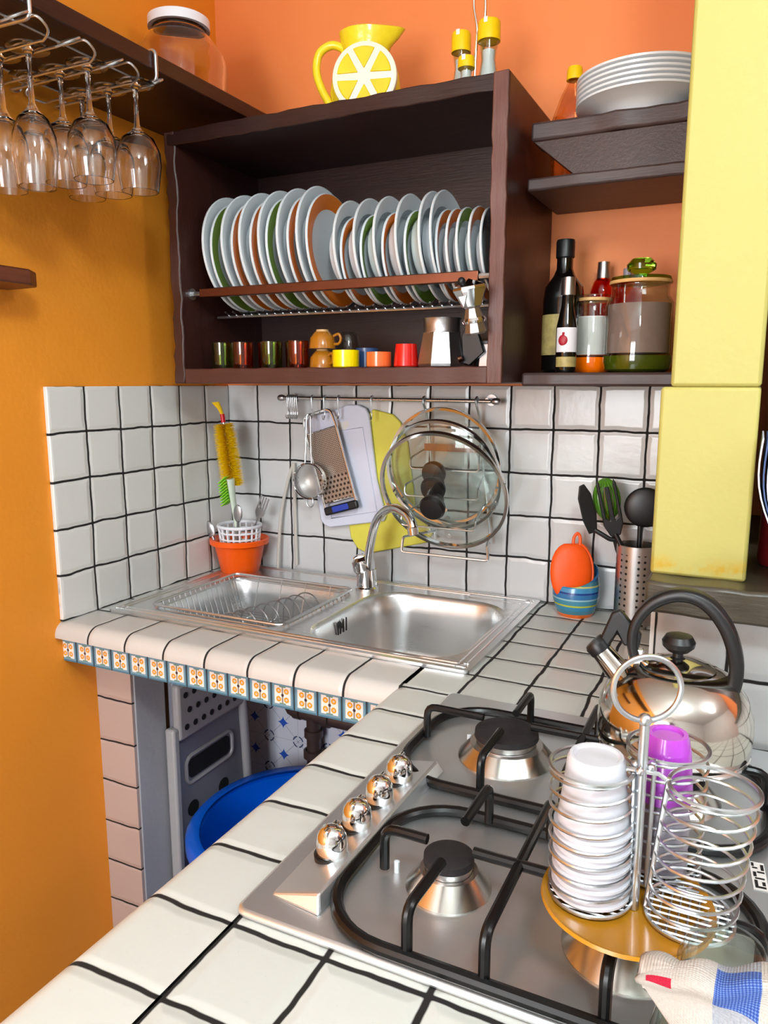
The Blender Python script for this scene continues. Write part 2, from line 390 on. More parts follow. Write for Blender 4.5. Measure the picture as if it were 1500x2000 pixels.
def grater_mat():
    m, nt, b = newmat('grater_sheet')
    tc = node(nt, 'ShaderNodeTexCoord').outputs['Object']
    sep = node(nt, 'ShaderNodeSeparateXYZ', {'Vector': tc}).outputs
    def dots(pu, pv, r):
        row = mth(nt, 'FLOOR', mth(nt, 'DIVIDE', sep[2], pv))
        u = mth(nt, 'SUBTRACT', mth(nt, 'FRACT', mth(nt, 'ADD', mth(nt, 'DIVIDE', sep[0], pu), mth(nt, 'MULTIPLY', row, 0.5))), 0.5)
        v = mth(nt, 'SUBTRACT', mth(nt, 'FRACT', mth(nt, 'DIVIDE', sep[2], pv)), 0.5)
        rr = mth(nt, 'SQRT', mth(nt, 'ADD', mth(nt, 'MULTIPLY', u, u), mth(nt, 'MULTIPLY', v, v)))
        return mth(nt, 'LESS_THAN', rr, r)
    low = mth(nt, 'LESS_THAN', sep[2], 0.083)
    a = mth(nt, 'MULTIPLY', dots(0.011, 0.012, 0.3), low)
    c = mth(nt, 'MULTIPLY', dots(0.0045, 0.0045, 0.3), mth(nt, 'SUBTRACT', 1.0, low))
    d = mth(nt, 'MAXIMUM', a, c)
    nt.links.new(mixc(nt, d, lin((168, 160, 152)), lin((70, 62, 56))), b.inputs['Base Color'])
    b.inputs['Metallic'].default_value = 0.9; b.inputs['Roughness'].default_value = 0.35
    bump(nt, b, d, 0.8, 0.002)
    return m
M['grater'] = grater_mat()
def mesh_sieve():
    m, nt, b = newmat('fine_wire_mesh')
    b.inputs['Base Color'].default_value = (*lin((190, 188, 184)), 1)
    b.inputs['Metallic'].default_value = 0.8; b.inputs['Roughness'].default_value = 0.4
    tc = node(nt, 'ShaderNodeTexCoord').outputs['Object']
    sep = node(nt, 'ShaderNodeSeparateXYZ', {'Vector': tc}).outputs
    a = mth(nt, 'PINGPONG', mth(nt, 'DIVIDE', sep[0], 0.0012), 0.5)
    c = mth(nt, 'PINGPONG', mth(nt, 'DIVIDE', sep[2], 0.0012), 0.5)
    nt.links.new(mth(nt, 'GREATER_THAN', 0.16, mth(nt, 'MINIMUM', a, c)), b.inputs['Alpha'])
    return m
M['sieve'] = mesh_sieve()
def towel_mat():
    m, nt, b = newmat('checked_towel_cloth')
    tc = node(nt, 'ShaderNodeTexCoord').outputs['UV']
    sep = node(nt, 'ShaderNodeSeparateXYZ', {'Vector': tc}).outputs
    weave = noise(nt, 60, 3, tc)
    wv = mth(nt, 'PINGPONG', mth(nt, 'MULTIPLY', sep[0], 60.0), 0.5)
    wh = mth(nt, 'PINGPONG', mth(nt, 'MULTIPLY', sep[1], 60.0), 0.5)
    chk = mth(nt, 'GREATER_THAN', mth(nt, 'ADD', wv, wh), 0.55)
    def band(s, a, c): return mth(nt, 'MULTIPLY', mth(nt, 'GREATER_THAN', s, a), mth(nt, 'LESS_THAN', s, c))
    bu = band(sep[0], 0.42, 0.66); bv = band(sep[1], 0.2, 0.55)
    base = mixc(nt, weave.outputs[0], lin((168, 160, 153)), lin((196, 188, 180)))
    blue = mixc(nt, chk, lin((40, 70, 146)), lin((98, 124, 180)))
    grey = mixc(nt, weave.outputs[0], lin((120, 126, 138)), lin((176, 178, 182)))
    col = mixc(nt, bu, base, grey)
    col = mixc(nt, mth(nt, 'MULTIPLY', bu, bv), col, blue)
    rd = mth(nt, 'MULTIPLY', band(sep[0], 0.06, 0.2), band(sep[1], 0.44, 0.56))
    col = mixc(nt, rd, col, lin((176, 14, 52)))
    nt.links.new(col, b.inputs['Base Color']); b.inputs['Roughness'].default_value = 0.9
    bump(nt, b, mth(nt, 'ADD', wv, wh), 0.5, 0.0015)
    return m
M['towel'] = towel_mat()

# ------------------------------------------------------------------ mesh builder
class MB:
    def __init__(s): s.v = []; s.f = []; s.m = []
    def add(s, vs, fs, mi=0, T=None):
        o = len(s.v)
        s.v += [(T @ Vector(p)) if T is not None else Vector(p) for p in vs]
        s.f += [tuple(i+o for i in f) for f in fs]; s.m += [mi]*len(fs)
        return s
    def box(s, x0, x1, y0, y1, z0, z1, mi=0, T=None):
        vs = [(x, y, z) for x in (x0, x1) for y in (y0, y1) for z in (z0, z1)]
        return s.add(vs, [(0, 1, 3, 2), (4, 6, 7, 5), (0, 4, 5, 1), (2, 3, 7, 6), (0, 2, 6, 4), (1, 5, 7, 3)], mi, T)
    def lathe(s, prof, seg=32, mis=None, T=None, ang=2*PI):
        """prof: [(r, z)...]; mis: material per profile segment"""
        full = abs(ang - 2*PI) < 1e-6; n = seg if full else seg+1
        vs = []; fs = []; ms = []; rows = []
        for r, z in prof:
            if r < 1e-6: rows.append([len(vs)]); vs.append((0, 0, z))
            else:
                rows.append(list(range(len(vs), len(vs)+n)))
                vs += [(r*math.cos(ang*i/seg), r*math.sin(ang*i/seg), z) for i in range(n)]
        for k in range(len(prof)-1):
            a, b = rows[k], rows[k+1]; mi = mis[k] if mis else 0
            for i in range(seg):
                j = (i+1) % n if full else i+1
                if len(a) == 1 and len(b) == 1: continue
                if len(a) == 1: fs.append((a[0], b[j], b[i]))
                elif len(b) == 1: fs.append((a[i], a[j], b[0]))
                else: fs.append((a[i], a[j], b[j], b[i]))
                ms.append(mi)
        o = len(s.v)
        s.v += [(T @ Vector(p)) if T is not None else Vector(p) for p in vs]
        s.f += [tuple(i+o for i in f) for f in fs]; s.m += ms
        return s
    def tube(s, pts, r, seg=8, closed=False, mi=0, T=None, radii=None, flat=1.0):
        P = [Vector(p) for p in pts]; n = len(P)
        tg = []
        for i in range(n):
            if closed: t = P[(i+1) % n] - P[i-1]
            else: t = P[min(i+1, n-1)] - P[max(i-1, 0)]
            tg.append(t.normalized() if t.length > 1e-9 else Vector((0, 0, 1)))
        up = Vector((0, 0, 1)) if abs(tg[0].z) < 0.9 else Vector((1, 0, 0))
        nrm = (up - tg[0]*up.dot(tg[0])).normalized()
        vs = []
        for i in range(n):
            if i:
                nrm = nrm - tg[i]*nrm.dot(tg[i])
                nrm = nrm.normalized() if nrm.length > 1e-6 else tg[i].orthogonal().normalized()
            bn = tg[i].cross(nrm); rr = radii[i] if radii else r
            for k in range(seg):
                a = 2*PI*k/seg
                vs.append(P[i] + nrm*(rr*math.cos(a)*flat) + bn*(rr*math.sin(a)))
        fs = []
        for i in range(n if closed else n-1):
            j = (i+1) % n
            for k in range(seg):
                l = (k+1) % seg
                fs.append((i*seg+k, i*seg+l, j*seg+l, j*seg+k))
        if not closed:
            fs.append(tuple(range(seg-1, -1, -1))); fs.append(tuple((n-1)*seg+k for k in range(seg)))
        return s.add(vs, fs, mi, T)
    def prism(s, outl, h0, h1, mi=0, T=None):
        n = len(outl)
        vs = [(x, y, h0) for x, y in outl] + [(x, y, h1) for x, y in outl]
        fs = [tuple(range(n-1, -1, -1)), tuple(range(n, 2*n))] + [(i, (i+1) % n, n+(i+1) % n, n+i) for i in range(n)]
        return s.add(vs, fs, mi, T)
    def ball(s, c, r, seg=20, rings=12, mi=0, sc=(1, 1, 1), T=None):
        prof = [(math.sin(PI*i/rings)*r, -math.cos(PI*i/rings)*r) for i in range(rings+1)]
        prof[0] = (0, -r); prof[-1] = (0, r)
        Tm = Matrix.Translation(c) @ Matrix.Diagonal((*sc, 1))
        return s.lathe(prof, seg, [mi]*rings, (T @ Tm) if T is not None else Tm)
    def loft(s, rings, mi=0, cap0=False, cap1=False):
        n = len(rings[0]); vs = [p for r in rings for p in r]; fs = []
        for a in range(len(rings)-1):
            for i in range(n):
                j = (i+1) % n
                fs.append((a*n+i, a*n+j, (a+1)*n+j, (a+1)*n+i))
        if cap0: fs.append(tuple(range(n-1, -1, -1)))
        if cap1: fs.append(tuple((len(rings)-1)*n+i for i in range(n)))
        return s.add(vs, fs, mi)

def mk(name, mb, mats, parent=None, loc=None, bevel=0, smooth=35, rot=None, subsurf=0, solid=0, seg=2):
    """link a mesh; vertices are local in tile units; loc is in world tile units for top-level things"""
    me = bpy.data.meshes.new(name)
    me.from_pydata([tuple(v*S) for v in mb.v], [], mb.f)
    for m in (mats if isinstance(mats, (list, tuple)) else [mats]): me.materials.append(m)
    me.polygons.foreach_set('material_index', mb.m)
    bm = bmesh.new(); bm.from_mesh(me)
    bmesh.ops.recalc_face_normals(bm, faces=bm.faces)
    bm.to_mesh(me); bm.free()
    me.validate()
    if smooth:
        me.shade_smooth(); me.set_sharp_from_angle(angle=R(smooth))
    o = bpy.data.objects.new(name, me); COL.objects.link(o)
    if parent is not None:
        o.parent = parent
        if loc is not None: o.location = Vector(loc)*S
    else: o.location = W(*loc) if loc is not None else W(0, 0, 0)
    if rot: o.rotation_euler = rot
    if solid:
        md = o.modifiers.new('solidify', 'SOLIDIFY'); md.thickness = solid*S; md.offset = 0
    if bevel:
        md = o.modifiers.new('bevel', 'BEVEL'); md.width = bevel*S; md.segments = seg; md.limit_method = 'ANGLE'; md.angle_limit = R(40)
        md.harden_normals = False
    if subsurf:
        md = o.modifiers.new('subsurf', 'SUBSURF'); md.levels = subsurf; md.render_levels = subsurf
    return o
def tag(o, label, cat, group=None, kind=None):
    o['label'] = label; o['category'] = cat
    if group: o['group'] = group
    if kind: o['kind'] = kind
    return o
def thing(name, label, cat, loc, rz=0, group=None, rot=None):
    o = bpy.data.objects.new(name, None); COL.objects.link(o); o.location = W(*loc)
    o.rotation_euler = rot if rot else (0, 0, rz); o.empty_display_size = 0.02
    return tag(o, label, cat, group)
def struct(name, mb, mat, label=None, **kw):
    o = mk(name, mb, mat, None, **kw); o['kind'] = 'structure'
    if label: o['label'] = label
    return o
def dup(root, loc, label, rz=None, group=None):
    r = root.copy(); COL.objects.link(r); r.location = W(*loc); r['label'] = label
    if rz is not None: r.rotation_euler = (0, 0, rz)
    if group: r['group'] = group
    for ch in list(root.children):
        c = ch.copy(); COL.objects.link(c); c.parent = r
        for g in list(ch.children):
            d = g.copy(); COL.objects.link(d); d.parent = c
    return r
def lbl(o, s): o['label'] = s; return o
def RX(a): return Matrix.Rotation(a, 4, 'X')
def RY(a): return Matrix.Rotation(a, 4, 'Y')
def RZ(a): return Matrix.Rotation(a, 4, 'Z')
def TR(x, y, z): return Matrix.Translation((x, y, z))
def arc(cx, cy, r, a0, a1, n): return [(cx+r*math.cos(a0+(a1-a0)*i/n), cy+r*math.sin(a0+(a1-a0)*i/n)) for i in range(n+1)]
def rrect(x0, x1, y0, y1, r, n=6):
    return (arc(x1-r, y1-r, r, 0, PI/2, n) + arc(x0+r, y1-r, r, PI/2, PI, n) + arc(x0+r, y0+r, r, PI, 1.5*PI, n) + arc(x1-r, y0+r, r, 1.5*PI, 2*PI, n))
def smooth_path(pts, n=6):
    P = [Vector(p) for p in pts]; out = []
    for i in range(len(P)-1):
        p0 = P[max(i-1, 0)]; p1 = P[i]; p2 = P[i+1]; p3 = P[min(i+2, len(P)-1)]
        for k in range(n):
            t = k/n
            out.append(0.5*((2*p1) + (p2-p0)*t + (2*p0-5*p1+4*p2-p3)*t*t + (3*p1-p0-3*p2+p3)*t**3))
    out.append(P[-1]); return out
def fillet(pts, r, n=4):
    P = [Vector(p) for p in pts]; out = [P[0]]
    for i in range(1, len(P)-1):
        a = (P[i-1]-P[i]); b = (P[i+1]-P[i]); d = min(r, a.length*0.45, b.length*0.45)
        A = P[i]+a.normalized()*d; B = P[i]+b.normalized()*d
        for k in range(n+1):
            t = k/n; out.append(A*(1-t)**2 + P[i]*2*t*(1-t) + B*t*t)
    out.append(P[-1]); return out
def plank(mb, axis, a0, a1, b0, b1, z0, z1, n=16, amp=0.03, mi=0, seed=1):
    """rough-sawn board along axis X or Z whose front edge (low y) is slightly wavy"""
    rnd = random.Random(seed); rings = []
    for i in range(n+1):
        t = a0+(a1-a0)*i/n; j = [rnd.uniform(-amp, amp) for _ in range(4)]
        if axis == 'X':   # b = y range, z range
            rings.append([(t, b0+j[0], z0+j[1]*.7), (t, b1, z0), (t, b1, z1), (t, b0+j[2], z1+j[3]*.7)])
        else:             # board along Z: b = y range, z0..z1 used as x range
            rings.append([(z0+j[1]*.7, b0+j[0], t), (z0, b1, t), (z1, b1, t), (z1+j[3]*.7, b0+j[2], t)])
    mb.loft(rings, mi, True, True)

# ------------------------------------------------------------------ the room
CEIL = 16.2
struct('floor', MB().box(-1, 45, -37, 1, -10, -9), M['floor'], 'brown tiled kitchen floor')
struct('ceiling', MB().box(-1, 45, -37, 1, CEIL, CEIL+1), M['cream_wall'])
struct('wall_left', MB().box(-1, -0.1, -37, 1, -9, CEIL), M['orange_left'], 'orange painted wall on the left')
struct('wall_back', MB().box(-0.1, 45, 0.1, 1, -9, CEIL), M['orange_back'], 'orange painted wall behind the cabinet')
struct('wall_right', MB().box(44, 45, -37, 1, -9, CEIL), M['cream_wall'])
fw = MB()
for b in ((-1, 1.5, -9, CEIL), (11.5, 45, -9, CEIL), (1.5, 11.5, -9, 0), (1.5, 11.5, 12, CEIL)):
    fw.box(b[0], b[1], -37, -36, b[2], b[3])
struct('wall_front', fw, M['cream_wall'])
wf = MB()
for x in (1.5, 6.3, 11.1): wf.box(x, x+0.4, -35.4, -35.1, 0, 12)
for z in (0, 5.8, 11.6): wf.box(1.5, 11.5, -35.4, -35.1, z, z+0.4)
struct('window_1', wf, M['white_plastic'])
# pillar beside the worktop and the low wall that carries the sill
pl = MB(); pl.box(11.94, 13.06, -5.9, 0.1, 5.0, CEIL); pl.box(11.82, 13.06, -5.9, 0.1, 2.37, 5.0)
struct('wall_pillar', pl, M['yellow'], 'pale yellow painted pillar standing on the dark sill', bevel=0.05)
struct('wall_knee', MB().box(11.93, 22, -5.9, 0.1, -9, 1.95), M['tile_knee'], 'low white tiled wall behind the kettle')
sl = MB(); plank(sl, 'X', 11.82, 22, -6.4, 0.1, 1.93, 2.38, 40, 0.02, 0, 5)
struct('trim_1', sl, M['sill'], 'dark rough sill board under the yellow pillar', bevel=0.05)
# tile facings
struct('trim_11', MB().box(11.87, 11.93, -5.88, 0, 0, 1.95), M['tile_left'], 'white tiles on the alcove side of the low wall')
struct('trim_2', MB().box(-0.1, 0, -5.985, 0, 0, 4.97), M['tile_left'], 'white tile splashback with black joints on the left wall', bevel=0.02)
struct('trim_3', MB().box(0, 11.93, 0, 0.1, 0, 4.97), M['tile_back'], 'white tile splashback with black joints on the back wall')
struct('trim_4', MB().box(0, 8, 0.02, 0.1, -9, -0.4), M['azulejo'], 'white wall tiles with blue flowers under the worktop')
# worktop: slab pieces around the sink opening, rounded edge tiles
top = MB()
top.box(-0.1, 0.6, -5.06, 0, -0.35, 0); top.box(8.55, 11.93, -5.06, 0, -0.35, 0); top.box(0.6, 8.55, -0.45, 0, -0.35, 0)
top.box(0.6, 8.55, -5.06, -4.8, -0.35, 0)
top.box(7.92, 11.93, -5.985, -5.06, -0.35, 0); top.box(8.9, 20, -20, -5.985, -0.35, 0)
struct('trim_5', top, M['top_main'], 'cream tiled worktop with dark joints')
def nose(axis, fixed, a0, a1, inner):
    """rounded edge tile swept along an axis; fixed = outermost coordinate, inner = where it meets the slab"""
    r = 0.29
    prof = [(inner, 0.0)] + [(fixed + r - r*math.sin(PI/2*i/8), -r + r*math.cos(PI/2*i/8)) for i in range(9)] + [(fixed, -0.33), (inner, -0.36)]
    mb = MB(); rings = []
    for a in (a0, a1):
        rings.append([(a, p[0], p[1]) if axis == 'X' else (p[0], a, p[1]) for p in prof])
    mb.loft(rings, 0, True, True); return mb
struct('trim_6', nose('X', -6.14, -0.16, 8.0, -5.05), M['top_nose'], 'rounded cream edge tiles in front of the sink', smooth=50)
struct('trim_7', nose('Y', 7.78, -20, -5.985, 8.93), M['top_pen'], 'rounded cream edge tiles of the hob side', smooth=50)
struct('trim_8', MB().box(-0.21, 7.85, -5.95, -5.8, -0.885, -0.385), M['frieze'], 'border of small blue and orange painted tiles')
struct('trim_9', MB().box(-0.1, 0.93, -5.1, -5.02, -9, -0.4), M['tile_leg'], 'pink white tile strip on the front of the plaster pier')
struct('wall_pier', MB().box(-0.1, 0.95, -5.02, -4.05, -9, -0.38), M['plaster'], 'grey plaster pier under the left end of the worktop', bevel=0.03)
struct('wall_base', MB().box(8.3, 20, -20, -0.5, -9, -0.36), M['plaster'], bevel=0.02)
struct('trim_10', MB().box(0, 8.4, -5.8, -5.3, -0.85, -0.4), M['hole'])

# ------------------------------------------------------------------ cabinet and shelves
cab = thing('plate_cabinet', 'dark stained open wall cabinet holding the dish rack and cups', 'cabinet', (0, 0, 0))
mb = MB(); plank(mb, 'Z', 5.03, 10.43, -3.2, 0.1, 8.42, 8.72, 26, 0.018, 0, 3)
o = mk('side_panel', mb, M['dark_wood_z'], cab, bevel=0.03)
fs = MB(); plank(fs, 'Z', 5.03, 10.43, -3.235, -3.17, 8.425, 8.715, 26, 0.018, 0, 3)
lbl(mk('edge_strip', fs, M['edge_wood'], o, bevel=0.02), 'lighter worn front edge of the right side')
mb = MB(); plank(mb, 'Z', 5.03, 10.43, -3.2, 0.1, 0.95, 1.22, 26, 0.03, 0, 4)
mk('side_panel', mb, M['dark_wood_z'], cab, bevel=0.03)
mb = MB(); plank(mb, 'X', 1.22, 8.42, -3.18, 0.1, 5.03, 5.36, 30, 0.015, 0, 8)
mk('bottom_panel', mb, M['edge_wood_x'], cab, bevel=0.02)
mb = MB(); plank(mb, 'X', 1.0, 8.45, -3.2, 0.1, 10.13, 10.43, 26, 0.018, 0, 9)
mk('top_panel', mb, M['dark_wood'], cab, bevel=0.02)
mk('back_panel', MB().box(1.2, 8.44, -0.1, 0.0, 5.3, 10.2), M['dark_wood'], cab)

def shelf(name, label, pts, z0, z1, mat, bev=0.05):
    mb = MB(); mb.prism(pts, z0, z1)
    return tag(mk(name, mb, mat, None, bevel=bev), label, 'shelf')
def wavy(x0, x1, y, n, amp, seed):
    r = random.Random(seed); return [(x0+(x1-x0)*i/n, y+r.uniform(-amp, amp)) for i in range(n+1)]
shelf('long_shelf', 'long dark brown shelf along the left wall that carries the glass rack', [(-0.1, 0.1), (-0.1, -22)] + [(2.45, -22), (2.45, 0.1)], 10.8, 11.1, M['dark_wood_y'], 0.02)
shelf('wall_shelf', 'grey brown shelf under the oil bottles and storage jars', [(11.84, 0.08)] + [(8.8, 0.08)] + wavy(8.8, 11.84, -2.25, 12, 0.04, 2), 4.98, 5.24, M['shelf_wood'])
t = thing('wall_shelf', 'upper grey brown shelf carrying the stack of white plates', 'shelf', (0, 0, 0))
mk('board', MB().prism([(11.9, 0.05), (9.8, 0.05), (9.8, -1.35), (8.84, -1.35)] + wavy(8.84, 11.9, -2.2, 12, 0.05, 5), 9.5, 9.83), M['shelf_wood'], t, bevel=0.05)
fb = MB(); fb.prism([(8.86, 9.5), (9.9, 8.62), (11.88, 8.62), (11.88, 9.5)], 2.0, 2.15, 0, RX(PI/2))
mk('fascia', fb, M['dark_wood_y'], t, bevel=0.02)
shelf('wall_shelf', 'short brown middle shelf between cabinet and pillar', [(11.9, 0.08), (8.8, 0.08)] + wavy(8.8, 11.9, -2.22, 12, 0.03, 6), 8.61, 8.84, M['shelf_wood'], 0.04)
mb = MB(); mb.prism([(-0.1, -12), (0.95, -12), (1.0, -7.0), (0.75, -6.65), (-0.1, -6.6)], 6.8, 7.08)
tag(mk('wall_shelf', mb, M['small_wood'], None, bevel=0.03), 'small reddish brown shelf end on the left orange wall', 'shelf')

# ------------------------------------------------------------------ dish rack and plates
t = thing('dish_rack', 'wire dish rack with a copper stained front bar inside the cabinet', 'rack', (0, 0, 0))
mk('front_bar', MB().box(1.5, 8.12, -2.92, -2.78, 6.94, 7.14), M['alu_rust'], t, bevel=0.02)
mb = MB()
mb.tube([(1.22, -2.85, 7.03), (1.5, -2.85, 7.03)], 0.06); mb.tube([(8.12, -2.85, 7.03), (8.43, -2.85, 7.03)], 0.06)
mb.lathe([(0, 0), (0.13, 0), (0.13, 0.05), (0, 0.05)], 16, None, TR(1.22, -2.85, 7.03) @ RY(PI/2))
mb.lathe([(0, 0), (0.13, 0), (0.13, 0.05), (0, 0.05)], 16, None, TR(8.38, -2.85, 7.03) @ RY(PI/2))
mk('pin', mb, M['wire'], t)
mb = MB()
mb.tube([(1.25, -1.95, 6.58), (8.4, -1.95, 6.58)], 0.035); mb.tube([(1.25, -0.7, 7.0), (8.4, -0.7, 7.0)], 0.035)
n = 30
for i in range(n+1):
    x = 1.6+6.5*i/n
    mb.tube(smooth_path([(x, -2.12, 6.68), (x, -1.95, 6.62), (x, -1.6, 6.63), (x, -1.2, 6.74), (x, -0.7, 7.0)], 4), 0.022, 6)
mk('wire_frame', mb, M['wire'], t)

def plate_mb(r, well, band):
    """front faces +z; band material slot 1 on the rim"""
    t = 0.035; k = 0.74
    prof = [(0, -0.02), (r*0.5, -0.02), (r*0.52, -0.05), (r*0.57, -0.05), (r*0.6, 0.0), (r*k, well*0.8), (r, well+0.09-t), (r+0.008, well+0.09),
            (r*0.985, well+0.09+0.012), (r*k*0.99, well*0.8+t+0.012), (r*0.62, t), (0, t)]
    mis = [0]*(len(prof)-1)
    if band: mis[8] = 1
    return MB().lathe(prof, 56, mis)
ORD = ['first', 'second', 'third', 'fourth', 'fifth', 'sixth', 'seventh', 'eighth']
rack_plates = [('W', 1.61), ('g', 1.80), ('W', 2.12), ('o', 2.36), ('W', 2.59), ('o', 2.85), ('W', 3.08), ('g', 3.26), ('W', 3.55), ('o', 3.79), ('W', 4.03), ('o', 4.25),
    ('w', 4.69), ('p', 4.91), ('w', 5.15), ('q', 5.37), ('w', 5.60), ('p', 5.86), ('w', 6.08), ('q', 6.35), ('w', 6.58), ('w', 6.82), ('s', 7.02), ('s', 7.23), ('u', 7.44), ('s', 7.69), ('d', 7.92)]
kinds = {'W': (1.28, 0.13, None, 'large plain white dinner plate'), 'g': (1.20, 0.1, 'green_band', 'large white plate with a green rim band'), 'o': (1.20, 0.1, 'orange_band', 'large white plate with an orange rim band'),
    'w': (1.09, 0.24, None, 'deep plain white soup plate'), 'p': (0.93, 0.1, 'orange_band', 'medium orange-rimmed plate'), 'q': (0.93, 0.1, 'green_band', 'medium green-rimmed plate'),
    's': (0.91, 0.09, 'orange_band', 'small orange-rimmed dessert plate'), 'u': (0.91, 0.09, 'green_band', 'small green-rimmed dessert plate right of the soup plates'), 'd': (0.89, 0.09, 'grey_band', 'small dark-rimmed dessert plate')}
cnt = {}; tot = {}; meshes = {}
for k, x in rack_plates: tot[k] = tot.get(k, 0)+1
for k, x in rack_plates:
    r, wl, band, lab = kinds[k]; i = cnt.get(k, 0); cnt[k] = i+1
    if tot[k] == 1: L = lab + ' standing in the wire rack' + (' next to the cabinet side' if k == 'd' else '')
    else: L = lab + ', ' + ORD[i] + ' such from the rack\'s left end'
    rot = (0, PI/2 - 0.08, 0)
    loc = (x, -1.84, 6.67 + r)
    if k not in meshes:
        o = mk('plate', plate_mb(r, wl, band), [M['white_cer'], M[band] if band else M['white_cer']], None, loc=loc, rot=rot)
        meshes[k] = o
    else:
        o = meshes[k].copy(); COL.objects.link(o); o.location = W(*loc)
    tag(o, L, 'plate', 'plates standing in the dish rack')
mb = plate_mb(1.2, 0.14, None); base = None
places = ['lowest', 'second from the bottom', 'third from the bottom', 'fourth from the bottom', 'fifth from the bottom', 'topmost']
for i in range(6):
    loc = (10.7, -1.35, 9.9+0.086*i)
    if base is None: base = mk('plate', mb, M['white_cer'], None, loc=loc); o = base
    else: o = base.copy(); COL.objects.link(o); o.location = W(*loc)
    tag(o, 'white plate in the stack on the upper right shelf, ' + places[i], 'plate', 'stacked plates on the upper right shelf')

# ------------------------------------------------------------------ cups on the cabinet floor
ZC = 5.365
def tumbler(loc, mat, label):
    p = [(0, 0), (0.225, 0), (0.235, 0.03), (0.25, 0.58), (0.23, 0.58), (0.215, 0.08), (0, 0.07)]
    return tag(mk('tumbler', MB().lathe(p, 28), M[mat], None, loc=loc), label, 'glass', 'coloured tumblers in the cabinet')
tumbler((1.85, -2.6, ZC), 'glass_olive', 'dark green glass tumbler at the left end of the cabinet floor')
tumbler((2.42, -2.6, ZC), 'glass_amber', 'amber glass tumbler beside the green one at the left end')
tumbler((2.85, -2.2, ZC), 'glass_red', 'red brown glass tumbler in the back between amber and green ones')
tumbler((3.2, -2.6, ZC), 'glass_olive', 'green glass tumbler in the middle of the tumbler row')
tumbler((3.6, -2.2, ZC), 'glass_red', 'red brown glass tumbler in the back beside the brown cups')
tumbler((3.9, -2.6, ZC), 'glass_amber', 'amber red glass tumbler next to the stacked brown cups')
def brown_cup(z, label, rz):
    t = thing('coffee_cup', label, 'cup', (4.46, -2.5, z), rz, 'upside-down brown cups')
    p = [(0, 0.4), (0.13, 0.4), (0.14, 0.36), (0.17, 0.35), (0.27, 0.22), (0.285, 0.05), (0.29, 0.0), (0.27, 0.0), (0.25, 0.2), (0.12, 0.32), (0, 0.32)]
    mk('body', MB().lathe(p, 32, [1, 1, 1, 0, 0, 0, 1, 1, 0, 0]), [M['brown_cer'], M['brown_rim']], t)
    h = [(0.26, 0, 0.26), (0.38, 0, 0.3), (0.43, 0, 0.2), (0.38, 0, 0.1), (0.27, 0, 0.09)]
    mk('handle', MB().tube(smooth_path(h, 5), 0.03), M['brown_cer'], t)
brown_cup(ZC, 'lower upside-down honey brown cup of the stacked pair', -0.5)
brown_cup(ZC+0.41, 'upper upside-down honey brown cup of the stacked pair', 0.1)
p = [(0.26, 0), (0.265, 0.5), (0.2, 0.72), (0.12, 0.78), (0, 0.79), (0, 0.75), (0.1, 0.74), (0.18, 0.68), (0.24, 0.49), (0.24, 0)]
tag(mk('drinking_glass', MB().lathe(p, 32), M['glass'], None, loc=(4.8, -1.95, ZC)), 'clear glass upside down behind the yellow cup', 'glass')
def espresso(loc, r0, r1, h, mat, label):
    p = [(0, 0), (r0-0.02, 0), (r0, 0.02), (r1, h), (r1-0.03, h), (r0-0.04, 0.05), (0, 0.05)]
    return tag(mk('espresso_cup', MB().lathe(p, 32), M[mat], None, loc=loc), label, 'cup', 'small coloured cups in the cabinet')
espresso((5.09, -2.6, ZC), 0.285, 0.285, 0.36, 'cup_yellow', 'bright yellow small cup in front of the clear glass')
espresso((5.28, -2.0, ZC), 0.25, 0.25, 0.42, 'cup_blue', 'dark blue small cup half hidden behind the yellow cup')
espresso((5.87, -2.6, ZC), 0.26, 0.26, 0.31, 'cup_orange', 'orange small cup between the yellow and the red one')
espresso((6.47, -2.55, ZC), 0.26, 0.22, 0.46, 'cup_red', 'red small cup beside the aluminium coffee maker')
# coffee makers
def octa(prof, T=None, mis=None): return MB().lathe(prof, 8, mis, (T @ RZ(PI/8)) if T is not None else RZ(PI/8))
t = thing('coffee_maker', 'open aluminium moka pot base standing on the cabinet floor beside the red cup', 'coffee maker', (7.17, -2.35, ZC), 0.35)
mk('boiler', octa([(0, 0), (0.5, 0), (0.51, 0.06), (0.40, 0.68), (0, 0.68)]), M['alu'], t, smooth=0, bevel=0.01)
mk('collar', MB().lathe([(0.36, 0.62), (0.38, 0.68), (0.37, 0.72), (0.38, 0.92), (0.4, 0.96), (0.36, 0.96), (0.34, 0.68), (0, 0.68)], 36), M['alu'], t)
mk('valve', MB().lathe([(0, 0), (0.07, 0), (0.06, 0.08), (0, 0.08)], 12, None, TR(0.34, -0.3, 0.14) @ RY(1.2)), M['alu_rust'], t)
t = thing('coffee_maker', 'small moka pot with black handle on the cabinet floor right of the aluminium one', 'coffee maker', (8.07, -2.05, ZC))
mk('boiler', octa([(0, 0), (0.3, 0), (0.25, 0.45), (0, 0.45)]), M['alu'], t, smooth=0, bevel=0.01)
mk('rim', MB().lathe([(0, 0.45), (0.29, 0.45), (0.29, 0.5), (0, 0.52)], 24), M['black_matte'], t)
hd = MB(); hd.prism([(0.0, 0.95), (0.1, 0.9), (0.32, 0.28), (0.02, 0.02), (-0.12, 0.06), (-0.16, 0.6)], -0.06, 0.06, 0, TR(-0.3, -0.3, 0) @ RX(PI/2))
mk('handle', hd, M['black_matte'], t, bevel=0.02)
t = thing('coffee_maker', 'faceted silver moka pot hanging tilted from the right end of the rack bar', 'coffee maker', (8.3, -3.5, 5.93), rot=(R(8), R(-8), 0.2))
t.scale = (0.9, 0.9, 0.82)
